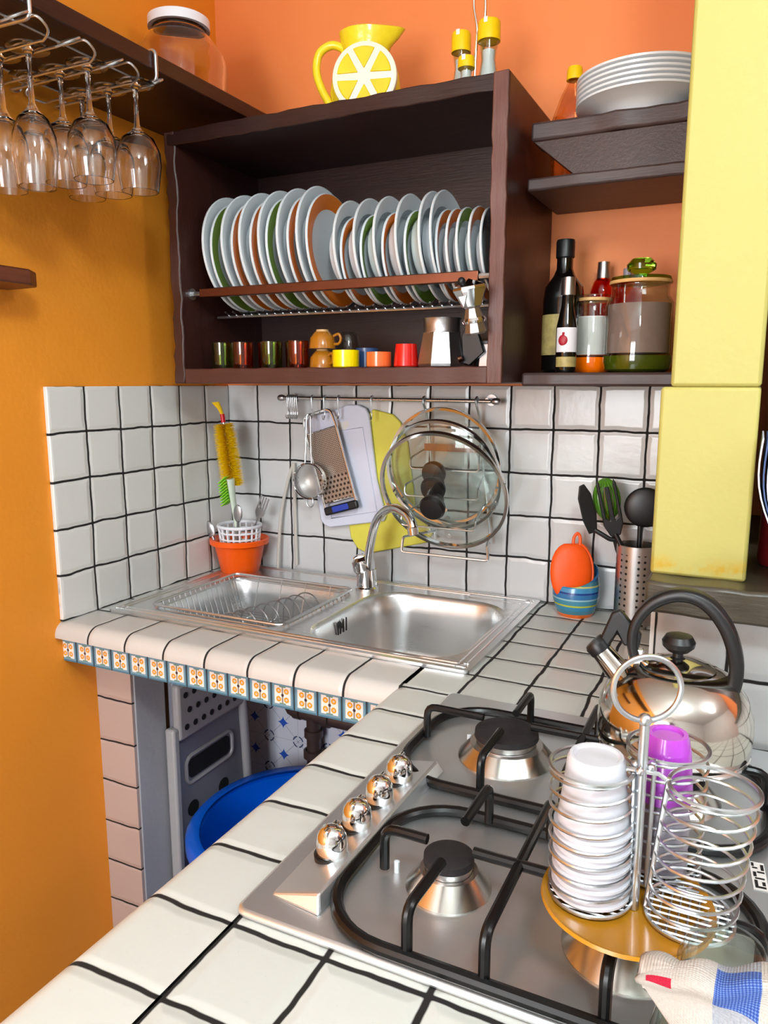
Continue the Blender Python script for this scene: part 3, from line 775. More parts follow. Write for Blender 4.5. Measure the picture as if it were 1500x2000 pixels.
mk('boiler', octa([(0, 0), (0.2, 0), (0.23, 0.04), (0.19, 0.26), (0, 0.26)]), M['alu'], t, smooth=0, bevel=0.01)
mk('collar', MB().lathe([(0, 0.25), (0.23, 0.25), (0.25, 0.3), (0.22, 0.36), (0, 0.36)], 28), M['chrome'], t)
mk('waist', octa([(0, 0.34), (0.2, 0.36), (0.15, 0.56), (0.2, 0.62), (0, 0.62)]), M['alu'], t, smooth=0)
mk('chamber', octa([(0, 0.6), (0.2, 0.6), (0.36, 0.98), (0.34, 1.04), (0, 1.2)]), M['chrome'], t, smooth=0, bevel=0.01)
mk('knob', MB().ball((0, 0, 0), 0.08, sc=(1, 1, 1.2)).lathe([(0.03, -0.1), (0.03, 0)], 8), M['black_matte'], t, loc=(-0.12, -0.2, 1.16))
sp = MB(); sp.prism([(-0.09, 0), (0.09, 0), (0, -0.26)], 0, 0.1, 0, TR(-0.12, -0.28, 0.86) @ RX(PI/2))
mk('spout', sp, M['alu'], t, bevel=0.01)

# ------------------------------------------------------------------ things on top of the cabinet
ZT = 10.46
t = thing('lemon_pitcher', 'yellow ceramic lemon pitcher standing on top of the cabinet', 'pitcher', (5.17, -1.8, ZT), R(16))
prof = [(0, 0), (0.45, 0), (0.66, 0.2), (0.75, 0.55), (0.7, 0.9), (0.55, 1.15), (0.44, 1.28)]
T0 = Matrix.Diagonal((1.0, 0.72, 1, 1))
mk('body', MB().lathe(prof, 44, None, T0), M['yellow_cer'], t)
rings = []
for zz, r, lip, up in ((1.24, 0.45, 0.02, 0), (1.4, 0.47, 0.08, 0), (1.55, 0.52, 0.2, 0.0), (1.68, 0.55, 0.3, 0.02), (1.7, 0.52, 0.29, 0.02), (1.5, 0.46, 0.15, 0), (1.3, 0.4, 0, 0)):
    ring = []
    for i in range(44):
        a = 2*PI*i/44; k = max(0, math.cos(a))**5
        ring.append(((r+lip*k*0.95)*math.cos(a), r*0.74*math.sin(a), zz + up + 0.02*k))
    rings.append(ring)
mb = MB(); mb.loft(rings, 0, False, True)
mk('neck', mb, M['yellow_cer'], t)
h = [(-0.42, 0, 1.2), (-0.46, 0, 1.42), (-0.72, 0, 1.52), (-0.98, 0, 1.38), (-1.05, 0, 1.05), (-0.95, 0, 0.7), (-0.76, 0, 0.35), (-0.7, 0, 0.1)]
mk('handle', MB().tube(smooth_path(h, 7), 0.085, 12), M['yellow_cer'], t)
sl = MB(); sl.lathe([(0, 0.06), (0.6, 0.06), (0.66, 0.03), (0.67, -0.04), (0.6, -0.12)], 48, None, TR(0.08, -0.5, 0.68) @ RX(PI/2))
fd = mk('lemon_slice', sl, M['rind'], t)
sg = MB()
for k in range(6):
    a0 = k*PI/3 + 0.11; a1 = (k+1)*PI/3 - 0.11
    pts = [(0.14*math.cos((a0+a1)/2), 0.14*math.sin((a0+a1)/2))] + arc(0, 0, 0.56, a0, a1, 8)
    sg.prism(pts, 0.05, 0.085, 0, TR(0.08, -0.5, 0.68) @ RX(PI/2))
mk('segments', sg, M['yellow_seg'], fd, bevel=0.02)

t = thing('cruet_stand', 'chrome wire stand with a tall loop handle holding the shakers', 'stand', (7.62, -1.85, ZT))
mk('loop', MB().tube(smooth_path([(-0.04, 0, 0.0), (-0.02, 0, 0.8), (0.0, 0, 1.3), (-0.07, 0, 1.7), (-0.06, 0, 2.05), (0.02, 0, 2.2), (0.12, 0, 2.0), (0.16, 0, 1.7), (0.14, 0, 1.2), (0.1, 0, 0.02)], 6), 0.028), M['chrome'], t)
mk('base_ring', MB().tube([(*p, 0.03) for p in rrect(-0.42, 0.48, -0.2, 0.26, 0.18)], 0.025, 8, True), M['chrome'], t)
def shaker(loc, r, h, caph, label):
    t = thing('salt_shaker', label, 'shaker', loc, 0, 'yellow capped shakers on the cabinet')
    p = [(0, 0), (r*0.88, 0), (r*0.92, 0.06), (r*0.9, h*0.3), (r*0.68, h*0.5), (r*0.9, h*0.72), (r, h-caph), (r*0.9, h-caph), (r*0.8, h*0.72), (r*0.6, h*0.5), (r*0.8, h*0.3), (r*0.8, 0.06), (0, 0.06)]
    j = mk('jar', MB().lathe(p, 28), M['glass'], t)
    q = [(0, 0.07), (r*0.78, 0.07), (r*0.78, h*0.3), (r*0.57, h*0.5), (r*0.6, h*0.62), (0, h*0.66)]
    mk('salt', MB().lathe(q, 24), M['salt'], j)
    c = [(0, h), (r*0.98, h), (r*1.08, h-0.04), (r*1.1, h-caph), (0, h-caph)]
    cp = mk('cap', MB().lathe(c, 28), M['yellow_cap'], t)
    mk('pour_hole', MB().box(-0.035, 0.035, -r*1.09, -r*0.9, h-0.09, h+0.005), M['print_white'], cp)
shaker((7.3, -1.85, ZT), 0.175, 1.3, 0.36, 'tall yellow capped shaker, half empty, left of the wire handle')
shaker((7.9, -1.95, ZT), 0.2, 1.36, 0.36, 'tall yellow capped shaker full of salt, right of the wire handle')
shaker((7.6, -2.35, ZT), 0.15, 0.64, 0.2, 'short yellow capped shaker in front of the two tall ones')

# jar on the long shelf
t = thing('glass_jar', 'large clear glass jar with a white lid on the long shelf', 'jar', (1.1, -2.75, 11.1))
t.scale = (1, 1, 0.84)
p = [(0, 0.0), (0.85, 0), (0.98, 0.1), (1.02, 0.9), (0.96, 1.15), (0.66, 1.62), (0.58, 1.72), (0.58, 1.95), (0.54, 1.95), (0.54, 1.7), (0.62, 1.58), (0.88, 1.22), (0.92, 0.9), (0.89, 0.14), (0, 0.08)]
mk('jar_body', MB().lathe(p, 48), M['glass_solid'], t)
mk('jar_lid', MB().lathe([(0, 2.06), (0.6, 2.06), (0.66, 2.02), (0.66, 1.8), (0.52, 1.8), (0, 1.8)], 40), M['white_plastic'], t)

# bottle behind the plates
t = thing('plastic_bottle', 'clear ribbed bottle with a yellow cap behind the stacked plates', 'bottle', (9.28, -0.72, 8.86))
p = [(0, 0), (0.36, 0), (0.42, 0.06)]
for i in range(8): p += [(0.40, 0.2+i*0.14), (0.43, 0.27+i*0.14)]
p += [(0.4, 1.42), (0.28, 1.75), (0.15, 2.02), (0.12, 2.08), (0.12, 2.2), (0.1, 2.2), (0.1, 2.05), (0.24, 1.74), (0.36, 1.4), (0.36, 0.1), (0, 0.06)]
mk('bottle_body', MB().lathe(p, 36), M['pet'], t)
mk('cap', MB().lathe([(0, 2.34), (0.13, 2.34), (0.15, 2.3), (0.16, 2.1), (0.12, 2.1), (0.12, 2.3), (0, 2.3)], 24), M['yellow_cap'], t)

# ------------------------------------------------------------------ bottles and jars on the right shelf
ZS = 5.25
t = thing('oil_bottle', 'tall black glass oil bottle with a floral label beside the cabinet', 'bottle', (9.32, -1.1, ZS))
p = [(0, 0), (0.36, 0), (0.41, 0.06), (0.41, 1.45), (0.38, 1.7), (0.22, 1.92), (0.165, 2.05), (0.16, 2.3), (0, 2.3)]
mk('bottle_body', MB().lathe(p, 36), M['glass_dark'], t)
mk('cap', MB().lathe([(0, 2.62), (0.17, 2.62), (0.185, 2.58), (0.185, 2.28), (0.165, 2.26), (0, 2.26)], 28), M['black_matte'], t)
mk('label', MB().lathe([(0.415, 0.35), (0.42, 0.4), (0.42, 1.1), (0.415, 1.15)], 20, None, RZ(R(205)), R(110)), M['label_gold'], t)
t = thing('vinegar_bottle', 'small dark bottle with a pomegranate label in front of the oil bottle', 'bottle', (9.60, -1.95, ZS))
p = [(0, 0), (0.18, 0), (0.2, 0.04), (0.2, 0.85), (0.17, 1.0), (0.12, 1.25), (0.11, 1.45), (0, 1.45)]
mk('bottle_body', MB().lathe(p, 30), M['glass_dark'], t)
mk('cap', MB().lathe([(0, 1.78), (0.125, 1.78), (0.13, 1.74), (0.135, 1.45), (0, 1.45)], 24), M['alu'], t)
lb = mk('label', MB().lathe([(0.204, 0.38), (0.206, 0.4), (0.206, 0.82), (0.204, 0.84)], 20, None, RZ(R(220)), R(140)), M['label_white'], t)
mk('pomegranate', MB().ball((0, 0, 0), 0.1, 16, 10, 0, (0.9, 0.35, 1.1)).tube([(0, 0, 0.09), (0.01, 0, 0.15)], 0.03), M['pomegranate'], lb, loc=(-0.02, -0.19, 0.6))
mk('lower_label', MB().lathe([(0.204, 0.1), (0.206, 0.11), (0.206, 0.28), (0.204, 0.29)], 20, None, RZ(R(220)), R(140)), M['label_gold'], lb)
def canister(name, label, loc, r, h, lidz, fill, base_m, glass_m, knob, fillh):
    t = thing(name, label, 'jar', loc)
    g = MB(); g.lathe([(r*0.9, 0.26), (r*1.0, 0.3), (r*1.0, h*0.9), (r*0.86, h), (r*0.86, lidz-0.12), (r*0.8, lidz-0.12), (r*0.8, h), (r*0.94, h*0.9), (r*0.94, 0.34), (r*0.86, 0.3)], 44)
    mk('jar_body', g, M['glass'], t)
    mk('jar_base', MB().lathe([(0, 0), (r*0.85, 0), (r*0.97, 0.05), (r*1.03, 0.2), (r*1.02, 0.3), (0, 0.3)], 44), base_m, t)
    mk('contents', MB().lathe([(0, 0.31), (r*0.92, 0.35), (r*0.92, fillh), (0, fillh+0.02)], 36), fill, t)
    ld = mk('lid', MB().lathe([(0, lidz+0.02), (r*0.88, lidz+0.02), (r*0.9, lidz-0.02), (r*0.9, lidz-0.1), (0, lidz-0.12)], 40), glass_m, t)
    mk('seal', MB().lathe([(r*0.78, lidz-0.1), (r*0.905, lidz-0.1), (r*0.92, lidz-0.08), (r*0.905, lidz-0.04), (r*0.78, lidz-0.04)], 40), M['band_wood'], ld)
    if knob: mk('lid_knob', MB().lathe([(0, lidz), (0.1, lidz+0.02), (0.12, lidz+0.08), (0.26, lidz+0.16), (0.27, lidz+0.26), (0.18, lidz+0.36), (0.06, lidz+0.38), (0, lidz+0.38)], 28), M['glass_grn_knob'], ld)
    return t
canister('storage_jar', 'glass storage jar with an orange base full of pale powder', (9.9, -1.02, ZS), 0.40, 1.18, 1.5, M['flour'], M['orange_base'], M['glass'], False, 1.1)
canister('storage_jar', 'wide glass storage jar with green base and green knob lid beside the pillar', (10.88, -1.62, ZS), 0.62, 1.4, 1.72, M['cocoa'], M['glass_grn_dk'], M['glass_grn'], True, 1.25)
t = thing('glass_bottle', 'orange red faceted bottle with a silver cap behind the orange based jar', 'bottle', (9.95, -0.35, ZS))
mk('bottle_body', MB().lathe([(0, 0), (0.22, 0), (0.24, 0.1), (0.24, 1.5), (0.26, 1.65), (0.2, 1.85), (0.12, 1.95), (0, 1.95)], 12), M['glass_orange'], t)
mk('cap', MB().lathe([(0, 2.25), (0.12, 2.25), (0.14, 1.9), (0, 1.9)], 20), M['alu'], t)
t = thing('glass_bottle', 'smaller red bottle with a grey stopper beside the silver capped one', 'bottle', (10.42, -0.3, ZS))
mk('bottle_body', MB().lathe([(0, 0), (0.2, 0), (0.21, 1.4), (0.22, 1.7), (0.12, 1.85), (0, 1.85)], 20), M['glass_orange'], t)
mk('cap', MB().lathe([(0, 2.1), (0.08, 2.1), (0.09, 1.82), (0, 1.82)], 16), M['grey_cup'], t)

# ------------------------------------------------------------------ hanging glass rack and wine glasses
t = thing('glass_rack', 'chrome wire rack hooked under the long shelf, holding wine glasses', 'rack', (0, 0, 0))
mb = MB()
slots = (-5.5, -6.5, -7.45, -8.45)
for yc in slots:
    for s_ in (-1, 1):
        y = yc + s_*0.13; yo = yc + s_*0.42
        mb.tube(smooth_path([(0.1, yo, 10.62), (-0.02, yo, 10.5), (0.1, y, 10.42), (0.4, y, 10.42), (1.3, y, 10.42), (2.25, y, 10.42), (2.4, y, 10.42), (2.62, y+s_*0.1, 10.5), (2.6, yo, 10.62), (2.3, yo, 10.63), (2.1, yo, 10.63)], 5), 0.022, 8)
for x in (0.35, 2.15): mb.tube([(x, -8.95, 10.63), (x, -5.0, 10.63)], 0.022, 8)
mk('slot_wires', mb, M['wire'], t)
for y in (-5.12, -7.9):
    hk = MB().tube(fillet([(1.2, y, 10.63), (2.5, y, 10.6), (2.5, y, 11.14), (2.1, y, 11.14)], 0.12, 5), 0.035, 10)
    mk('hook', hk, M['wire'], t)
def wine_mb(L, r, rr):
    b = L*0.56
    out = [(rr, 0), (r*1.0, b*0.45), (r*0.97, b*0.66), (r*0.72, b*0.88), (r*0.3, b*1.0), (0.055, b*1.08), (0.038, b*1.3), (0.045, L-0.12), (0.09, L-0.05), (0.34, L-0.01), (0.35, L+0.01), (0, L+0.02)]
    inn = [(0, b*0.97), (r*0.25, b*0.96), (r*0.66, b*0.86), (r*0.93, b*0.65), (r*0.965, b*0.45), (rr-0.018, 0)]
    return MB().lathe([*out[::-1], (rr-0.009, -0.008), *inn[::-1]][:len(out)] + [(rr-0.009, -0.006)] + inn[::-1], 36)
pos = [(2.15, -5.5, 'A', 'wine glass in the slot nearest the cabinet, closest to the shelf edge'),
       (1.5, -5.52, 'A', 'wine glass in the slot nearest the cabinet, middle one'),
       (0.85, -5.55, 'A', 'wine glass in the slot nearest the cabinet, closest to the orange wall'),
       (2.02, -6.5, 'A', 'wine glass in the second slot from the cabinet, closest to the shelf edge'),
       (1.36, -6.5, 'A', 'wine glass in the second slot from the cabinet, middle one'),
       (0.66, -6.55, 'A', 'wine glass in the second slot from the cabinet, closest to the orange wall'),
       (1.68, -7.42, 'C', 'tall slim wine glass in the third slot from the cabinet, closest to the shelf edge'),
       (1.02, -7.45, 'C', 'tall slim wine glass in the third slot, second from the shelf edge')]
wm = {}
for x, y, k, lab in pos:
    x += 0.17
    L, r, rr = (1.87, 0.41, 0.34) if k == 'A' else (2.15, 0.36, 0.30)
    if k not in wm:
        o = mk('wine_glass', wine_mb(L, r, rr), M['glass_solid'], None, loc=(x, y, 10.45-L)); wm[k] = o
    else: o = wm[k].copy(); COL.objects.link(o); o.location = W(x, y, 10.45-L)
    tag(o, lab, 'wine glass', 'wine glasses hanging in the wire rack')

# ------------------------------------------------------------------ wall rail with utensils
YR = -0.4
t = thing('utensil_rail', 'steel rail screwed to the white tiles under the cabinet', 'rail', (0, 0, 0))
mk('rail_bar', MB().tube([(2.05, YR, 4.66), (7.6, YR, 4.63)], 0.045, 12), M['steel_v'], t)
mk('end_cap', MB().ball((1.98, YR, 4.66), 0.085, sc=(1.5, 1, 1)), M['alu'], t); mk('end_cap', MB().ball((7.72, YR, 4.63), 0.08, sc=(1.5, 1, 1)), M['alu'], t)
for x in (2.12, 7.5):
    mb = MB(); mb.tube([(x, YR, 4.65), (x, 0.0, 4.65)], 0.05, 10); mb.lathe([(0, 0), (0.13, 0), (0.13, 0.06), (0, 0.06)], 20, None, TR(x, 0, 4.65) @ RX(PI/2))
    mk('bracket', mb, M['alu'], t)
hook0 = None
def s_hook(x, lab, dz=0.0):
    global hook0
    if hook0 is None:
        pts = smooth_path([(0, 0.07, -0.02), (0, 0.05, 0.06), (0, -0.02, 0.075), (0, -0.075, 0.02), (0, -0.06, -0.2), (0, -0.03, -0.38), (0, -0.07, -0.5), (0, -0.13, -0.5), (0, -0.16, -0.42)], 5)
        hook0 = mk('hook', MB().tube(pts, 0.016, 8), M['wire'], None, loc=(x, YR, 4.655)); o = hook0
    else: o = hook0.copy(); COL.objects.link(o); o.location = W(x, YR, 4.655)
    return tag(o, lab, 'hook', 's-hooks on the rail')
s_hook(2.92, 'wire hook on the rail carrying the small round strainer')
s_hook(3.28, 'wire hook on the rail carrying the flat grater')
s_hook(3.68, 'wire hook on the rail carrying the white cutting board')
s_hook(4.6, 'wire hook on the rail carrying the yellow cutting board')
for i in range(6):
    o = hook0.copy(); COL.objects.link(o); o.location = W(2.2+i*0.055, YR, 4.655); o.rotation_euler = (0, 0, 0)
    tag(o, 'empty wire hook in the tight bundle at the left end of the rail', 'hook', 'spare hooks bunched at the left end of the rail')
# cutting boards
wb = MB()
ol = [(2.62, 4.1), (2.72, 4.24), (3.3, 4.32), (3.78, 4.5), (4.1, 4.5), (4.3, 4.42), (4.4, 4.25), (4.6, 2.7), (4.86, 1.75), (4.8, 1.62), (3.25, 1.33), (3.08, 1.38), (2.98, 1.5), (2.55, 3.85)]
hole = [(3.85, 4.0), (3.75, 3.88), (3.5, 3.84), (3.25, 3.86), (3.3, 3.95), (3.6, 4.06), (3.8, 4.1)]
ol2 = ol[:4] + [(3.78, 4.495)] + [(3.8, 4.1), *hole[:-1][::1], (3.8, 4.1)][:0] + ol[4:]
wb.prism(ol, 0.1, 0.2, 0, RX(PI/2))
t = tag(mk('cutting_board', wb, M['board_white'], None, bevel=0.03), 'white plastic cutting board hanging behind the grater', 'cutting board')
gr = MB(); gr.tube([(2.98, -0.205, 3.75), (4.22, -0.205, 3.95), (4.62, -0.205, 1.86), (3.3, -0.205, 1.58)], 0.02, 6, True)
mk('juice_groove', gr, M['board_white'], t)
mk('hang_hole', MB().prism(hole, 0.19, 0.202, 0, RX(PI/2)), M['print_white'], t)
yb = MB(); yb.prism([(4.36, 4.3), (4.45, 4.4), (5.0, 4.28), (5.2, 4.1), (5.4, 3.6), (5.62, 2.0), (6.1, 1.4), (5.9, 1.15), (4.3, 0.72), (4.0, 0.82), (3.8, 1.1), (3.72, 1.6)], 0.02, 0.09, 0, RX(PI/2))
tag(mk('cutting_board', yb, M['board_yellow'], None, bevel=0.03), 'yellow cutting board hanging behind the white one', 'cutting board')
# grater, local x across, z along, tilted about y
t = thing('grater', 'flat steel grater with a black and blue grip hanging in front of the white board', 'grater', (3.72, -0.42, 1.95), rot=(0, R(-16.5), 0))
mk('grating_sheet', MB().box(-0.42, 0.42, -0.012, 0.012, 0.18, 1.98), M['grater'], t)
fr = MB(); fr.tube(fillet([(-0.46, 0, 0.0), (-0.46, 0, 2.1), (-0.4, 0, 2.45), (0.4, 0, 2.45), (0.46, 0, 2.1), (0.46, 0, 0.0)], 0.2, 5), 0.035, 10)
fr.tube([(-0.46, 0, 0.17), (0.46, 0, 0.17)], 0.02, 8); fr.tube([(-0.46, 0, 1.99), (0.46, 0, 1.99)], 0.02, 8)
mk('frame', fr, M['chrome'], t)
g = mk('grip', MB().box(-0.5, 0.5, -0.07, 0.05, -0.14, 0.08), M['black_matte'], t, bevel=0.05, seg=3)
mk('grip_inlay', MB().box(-0.24, 0.24, -0.085, -0.06, -0.1, 0.05), M['blue_patch'], g, bevel=0.02)
# strainer
t = thing('strainer', 'small round wire strainer hanging in front of the grater', 'strainer', (2.92, -0.62, 2.58))
mk('rim', MB().lathe([(0.42, -0.05), (0.47, -0.05), (0.47, 0.07), (0.45, 0.09), (0.43, 0.07), (0.42, -0.05)], 40, None, RX(PI/2)), M['chrome'], t)
mk('mesh_bowl', MB().lathe([(0.42, 0.03), (0.4, -0.1), (0.3, -0.2), (0.15, -0.25), (0, -0.26)], 32, None, RX(PI/2)), M['sieve'], t)
hd = MB(); hd.tube(smooth_path([(-0.1, -0.05, 0.44), (-0.07, -0.03, 1.0), (-0.06, 0, 1.6), (0.0, 0.02, 1.66), (0.06, 0, 1.6), (0.07, -0.03, 1.0), (0.1, -0.05, 0.44)], 5), 0.022, 8)
mk('wire_handle', hd, M['wire'], t)
mk('rest_loop', MB().tube(smooth_path([(-0.08, 0, -0.45), (-0.09, 0, -0.6), (0, 0, -0.68), (0.09, 0, -0.6), (0.08, 0, -0.45)], 5), 0.022, 8), M['wire'], t)
# lid rack and three lids
t = thing('lid_rack', 'wire rack for pan lids hanging from the right part of the rail', 'rack', (0, 0, 0))
mb = MB()
for xa, xb in ((5.98, 6.2), (7.28, 7.62)):
    mb.tube(smooth_path([(xa, -0.33, 4.62), (xa, -0.42, 4.72), (xa, -0.5, 4.6), (xa+0.03, -0.3, 4.2), (xa+0.1, -0.22, 3.2), (xb, -0.2, 1.3)], 5), 0.03, 8)
for z, d, x0, x1 in ((3.3, 0.5, 5.75, 7.45), (2.7, 0.8, 5.75, 7.55), (2.05, 1.1, 5.8, 7.6)):
    mb.tube(fillet([(x0+0.2, -0.2, z+0.2), (x0, -0.2-d, z), (x0, -0.2-d, z-0.25), (x1, -0.2-d, z-0.25), (x1, -0.2-d, z), (x1-0.15, -0.2, z+0.2)], 0.1, 4), 0.022, 8)
mb.tube(fillet([(6.2, -0.2, 1.5), (5.8, -1.2, 1.5), (5.78, -1.25, 1.15), (7.9, -1.25, 1.15), (7.85, -1.2, 1.5), (7.6, -0.2, 1.5)], 0.08, 4), 0.032, 8)
mk('wire_frame', mb, M['wire'], t)
mk('rack_strip', MB().box(5.95, 7.3, -0.33, -0.3, 3.45, 3.62), M['alu_rust'], t)
def lid(loc, r, lean, label, yaw=0.0):
    t = thing('pan_cover', label, 'lid', loc, rot=(PI/2 + lean, 0, yaw), group='glass pan lids on the wire rack')
    h = 0.28
    out = [(0.0, h), (r*0.3, h*0.93), (r*0.6, h*0.66), (r*0.85, h*0.28), (r*0.975, 0.0)]
    inn = [(rr_, z-0.045) for rr_, z in out]
    g = MB().lathe(out + inn[::-1], 56)
    mk('glass_dome', g, M['lid_glass'], t)
    mk('steel_rim', MB().lathe([(r*0.95, -0.05), (r, -0.06), (r*1.01, 0.0), (r, 0.05), (r*0.955, 0.04), (r*0.95, -0.05)], 64), M['chrome'], t)
    k = MB().lathe([(0, h-0.01), (0.14, h), (0.15, h+0.16), (0.27, h+0.26), (0.29, h+0.36), (0.25, h+0.44), (0.1, h+0.47), (0, h+0.47)], 32)
    mk('knob', k, M['black_matte'], t)
    mk('vent', MB().lathe([(0, 0.02), (0.05, 0.02), (0.05, 0), (0.03, -0.0), (0, 0)], 12, None, TR(-0.25*0+0.05, -r*0.72, h*0.45)), M['chrome'], t)
    return t
lid((6.5, -0.45, 3.1), 1.40, 0.15, 'glass pan lid hanging nearest the tiles, highest of the three')
lid((6.72, -1.05, 2.95), 1.38, 0.35, 'glass pan lid in the middle of the three on the wire rack')
lid((6.95, -1.65, 2.68), 1.48, 0.42, 'largest glass pan lid hanging in front of the other two')
# hose on the wall
mb = MB(); mb.tube(smooth_path([(1.62, -0.22, 0.05), (1.66, -0.18, 0.9), (1.75, -0.15, 1.7), (1.95, -0.12, 2.5), (2.1, -0.1, 2.9), (2.12, -0.1, 2.8), (2.13, -0.1, 1.6), (2.15, -0.1, 0.2)], 8), 0.045, 10)
tag(mk('hose', mb, plain('milky_hose', (206, 200, 192), 0.25, 0, 0.04), None), 'thin milky plastic hose running up the tiles behind the sink', 'hose')

# ------------------------------------------------------------------ sink
t = thing('kitchen_sink', 'brushed steel double bowl sink let into the tiled worktop', 'sink', (0, 0, 0))
def clean_loop(pts):
    out = []
    for p in pts:
        if not out or (Vector(p)-Vector(out[-1])).length > 1e-4: out.append(p)
    if (Vector(out[0])-Vector(out[-1])).length < 1e-4: out.pop()
    return out
oc = clean_loop(rrect(0.29, 8.83, -5.02, -0.09, 0.12, 3))
b1 = clean_loop(rrect(0.95, 4.55, -4.62, -1.2, 0.6, 8)); b2 = clean_loop(rrect(5.02, 8.46, -4.8, -0.85, 0.95, 10))
ZK = 0.07
bm = bmesh.new()
for lp in (oc, b1, b2):
    vs = [bm.verts.new((x*S, y*S, ZK*S)) for x, y in lp]
    for i in range(len(vs)): bm.edges.new((vs[i], vs[(i+1) % len(vs)]))
bmesh.ops.triangle_fill(bm, use_beauty=True, use_dissolve=False, edges=bm.edges[:])
bmesh.ops.recalc_face_normals(bm, faces=bm.faces)
me = bpy.data.meshes.new('rim_sheet'); bm.to_mesh(me); bm.free(); me.materials.append(M['steel'])
o = bpy.data.objects.new('rim_sheet', me); COL.objects.link(o); o.parent = t
mb = MB()
def inset(lp, d):
    n = len(lp); out = []
    for i in range(n):
        a = Vector(lp[i-1]); b = Vector(lp[i]); c = Vector(lp[(i+1) % n])
        e = (c-a).normalized(); out.append((b.x - e.y*d, b.y + e.x*d))
    return out
mb.loft([[(x, y, 0.0) for x, y in inset(oc, -0.0)], [(x, y, ZK) for x, y in oc]])
mk('outer_lip', mb, M['steel'], t)
mb = MB()
for lp, d0 in ((oc, 0.16), (oc, 0.3)):
    q = inset(lp, d0); mb.tube([(x, y, ZK) for x, y in q], 0.022, 6, True)
mk('pressed_edge', mb, M['steel'], t)
def bowl(lp, depth):
    mb = MB()
    rings = [[(x, y, ZK) for x, y in lp], [(x, y, ZK-0.02) for x, y in inset(lp, 0.035)], [(x, y, ZK-0.1) for x, y in inset(lp, 0.08)]]
    for k, (d, z) in enumerate(((0.12, -0.4), (0.16, -0.9), (0.19, -depth+0.35), (0.24, -depth+0.14), (0.36, -depth+0.03), (0.5, -depth))):
        rings.append([(x, y, z) for x, y in inset(lp, d)])
    mb.loft(rings, 0, False, True); return mb
mk('left_bowl', bowl(b1, 1.55), M['steel'], t, smooth=60)
mk('right_bowl', bowl(b2, 1.6), M['steel'], t, smooth=60)
for x, y, dd in ((2.75, -2.2, 1.55), (6.75, -2.4, 1.6)):
    mk('drain', MB().lathe([(0, 0.02), (0.2, 0.02), (0.36, 0.05), (0.42, 0.01), (0.42, -0.02)], 32, None, TR(x, y, -dd)), M['chrome'], t)
mk('ledge_recess', MB().prism(rrect(7.2, 8.55, -0.62, -0.38, 0.1), ZK, ZK+0.015), M['steel'], t, bevel=0.01)
lg = MB()   # pressed mark on the inner wall of the right bowl
for x in (0.0, 0.36): lg.box(x, x+0.035, -0.01, 0.01, 0, 0.3)
lg.prism([(0.09, 0), (0.13, 0), (0.13, 0.18), (0.18, 0.1), (0.23, 0.18), (0.23, 0), (0.27, 0), (0.27, 0.3), (0.18, 0.2), (0.09, 0.3)], -0.01, 0.01, 0, RX(PI/2))
mk('pressed_mark', lg, M['print_black'], t, loc=(5.165, -3.2, -0.38), rot=(0, 0, R(90)))

t = thing('faucet', 'chrome swan neck mixer tap standing between the two bowls', 'tap', (4.74, -1.0, ZK))
mk('tap_body', MB().lathe([(0, 0), (0.29, 0), (0.29, 0.05), (0.25, 0.08), (0.235, 0.5), (0, 0.5)], 32), M['chrome'], t)
mk('tap_head', MB().lathe([(0, 0.0), (0.24, 0.0), (0.28, 0.08), (0.28, 0.3), (0.2, 0.38), (0, 0.4)], 32, None, TR(-0.04, 0, 0.42) @ RY(R(-14))), M['chrome'], t)
mk('lever', MB().tube([(-0.1, 0, 0.8), (-0.2, -0.06, 0.8), (-0.3, -0.12, 0.74)], 0.05, 10, radii=[0.08, 0.06, 0.04]), M['chrome'], t)
mk('lever_dot', MB().lathe([(0, 0.01), (0.07, 0.0), (0, -0.01)], 16, None, TR(-0.12, -0.02, 0.83) @ RY(R(-14))), M['board_yellow'], t)
sp = smooth_path([(0.08, -0.08, 0.3), (0.1, -0.1, 0.75), (0.19, -0.15, 1.2), (0.38, -0.28, 1.7), (0.68, -0.45, 2.03), (1.04, -0.65, 2.18), (1.42, -0.88, 2.13), (1.63, -1.02, 1.98), (1.7, -1.07, 1.84)], 7)
mk('spout', MB().tube(sp, 0.105, 16), M['chrome'], t)
mk('aerator', MB().lathe([(0, 0), (0.12, 0), (0.125, 0.16), (0, 0.16)], 24, None, TR(1.71, -1.08, 1.7) @ RY(R(-8))), M['chrome'], t)

# wire basket in the left bowl
t = thing('dish_basket', 'chrome wire dish basket standing in the left sink bowl', 'basket', (0, 0, 0))
mb = MB()
def rr3(x0, x1, y0, y1, r, z): return [(x, y, z) for x, y in clean_loop(rrect(x0, x1, y0, y1, r, 4))]
mb.tube(rr3(1.15, 4.6, -4.55, -1.45, 0.15, 0.16), 0.035, 8, True); mb.tube(rr3(1.2, 4.55, -4.5, -1.5, 0.15, 0.05), 0.022, 8, True)
nb = 15
for i in range(nb+1):
    y = -4.4 + 2.8*i/nb
    mb.tube(fillet([(1.17, y, 0.15), (1.45, y, -0.75), (4.3, y, -0.75), (4.58, y, 0.15)], 0.12, 3), 0.016, 6)
for x in (1.9, 2.6, 3.3, 4.0):
    mb.tube(fillet([(x, -4.52, 0.15), (x, -4.2, -0.77), (x, -1.8, -0.77), (x, -1.48, 0.15)], 0.12, 3), 0.016, 6)
mk('basket_wires', mb, M['wire'], t)
mb = MB()
for i in range(8):
    y = -4.1 + i*0.3; c = 3.0 + i*0.09
    mb.tube(smooth_path([(c-0.4, y, -0.74), (c-0.36, y, -0.2), (c-0.2, y, 0.02), (c, y, 0.08), (c+0.2, y, 0.02), (c+0.36, y, -0.2), (c+0.4, y, -0.74)], 4), 0.018, 6)
mk('plate_loops', mb, M['wire'], t)

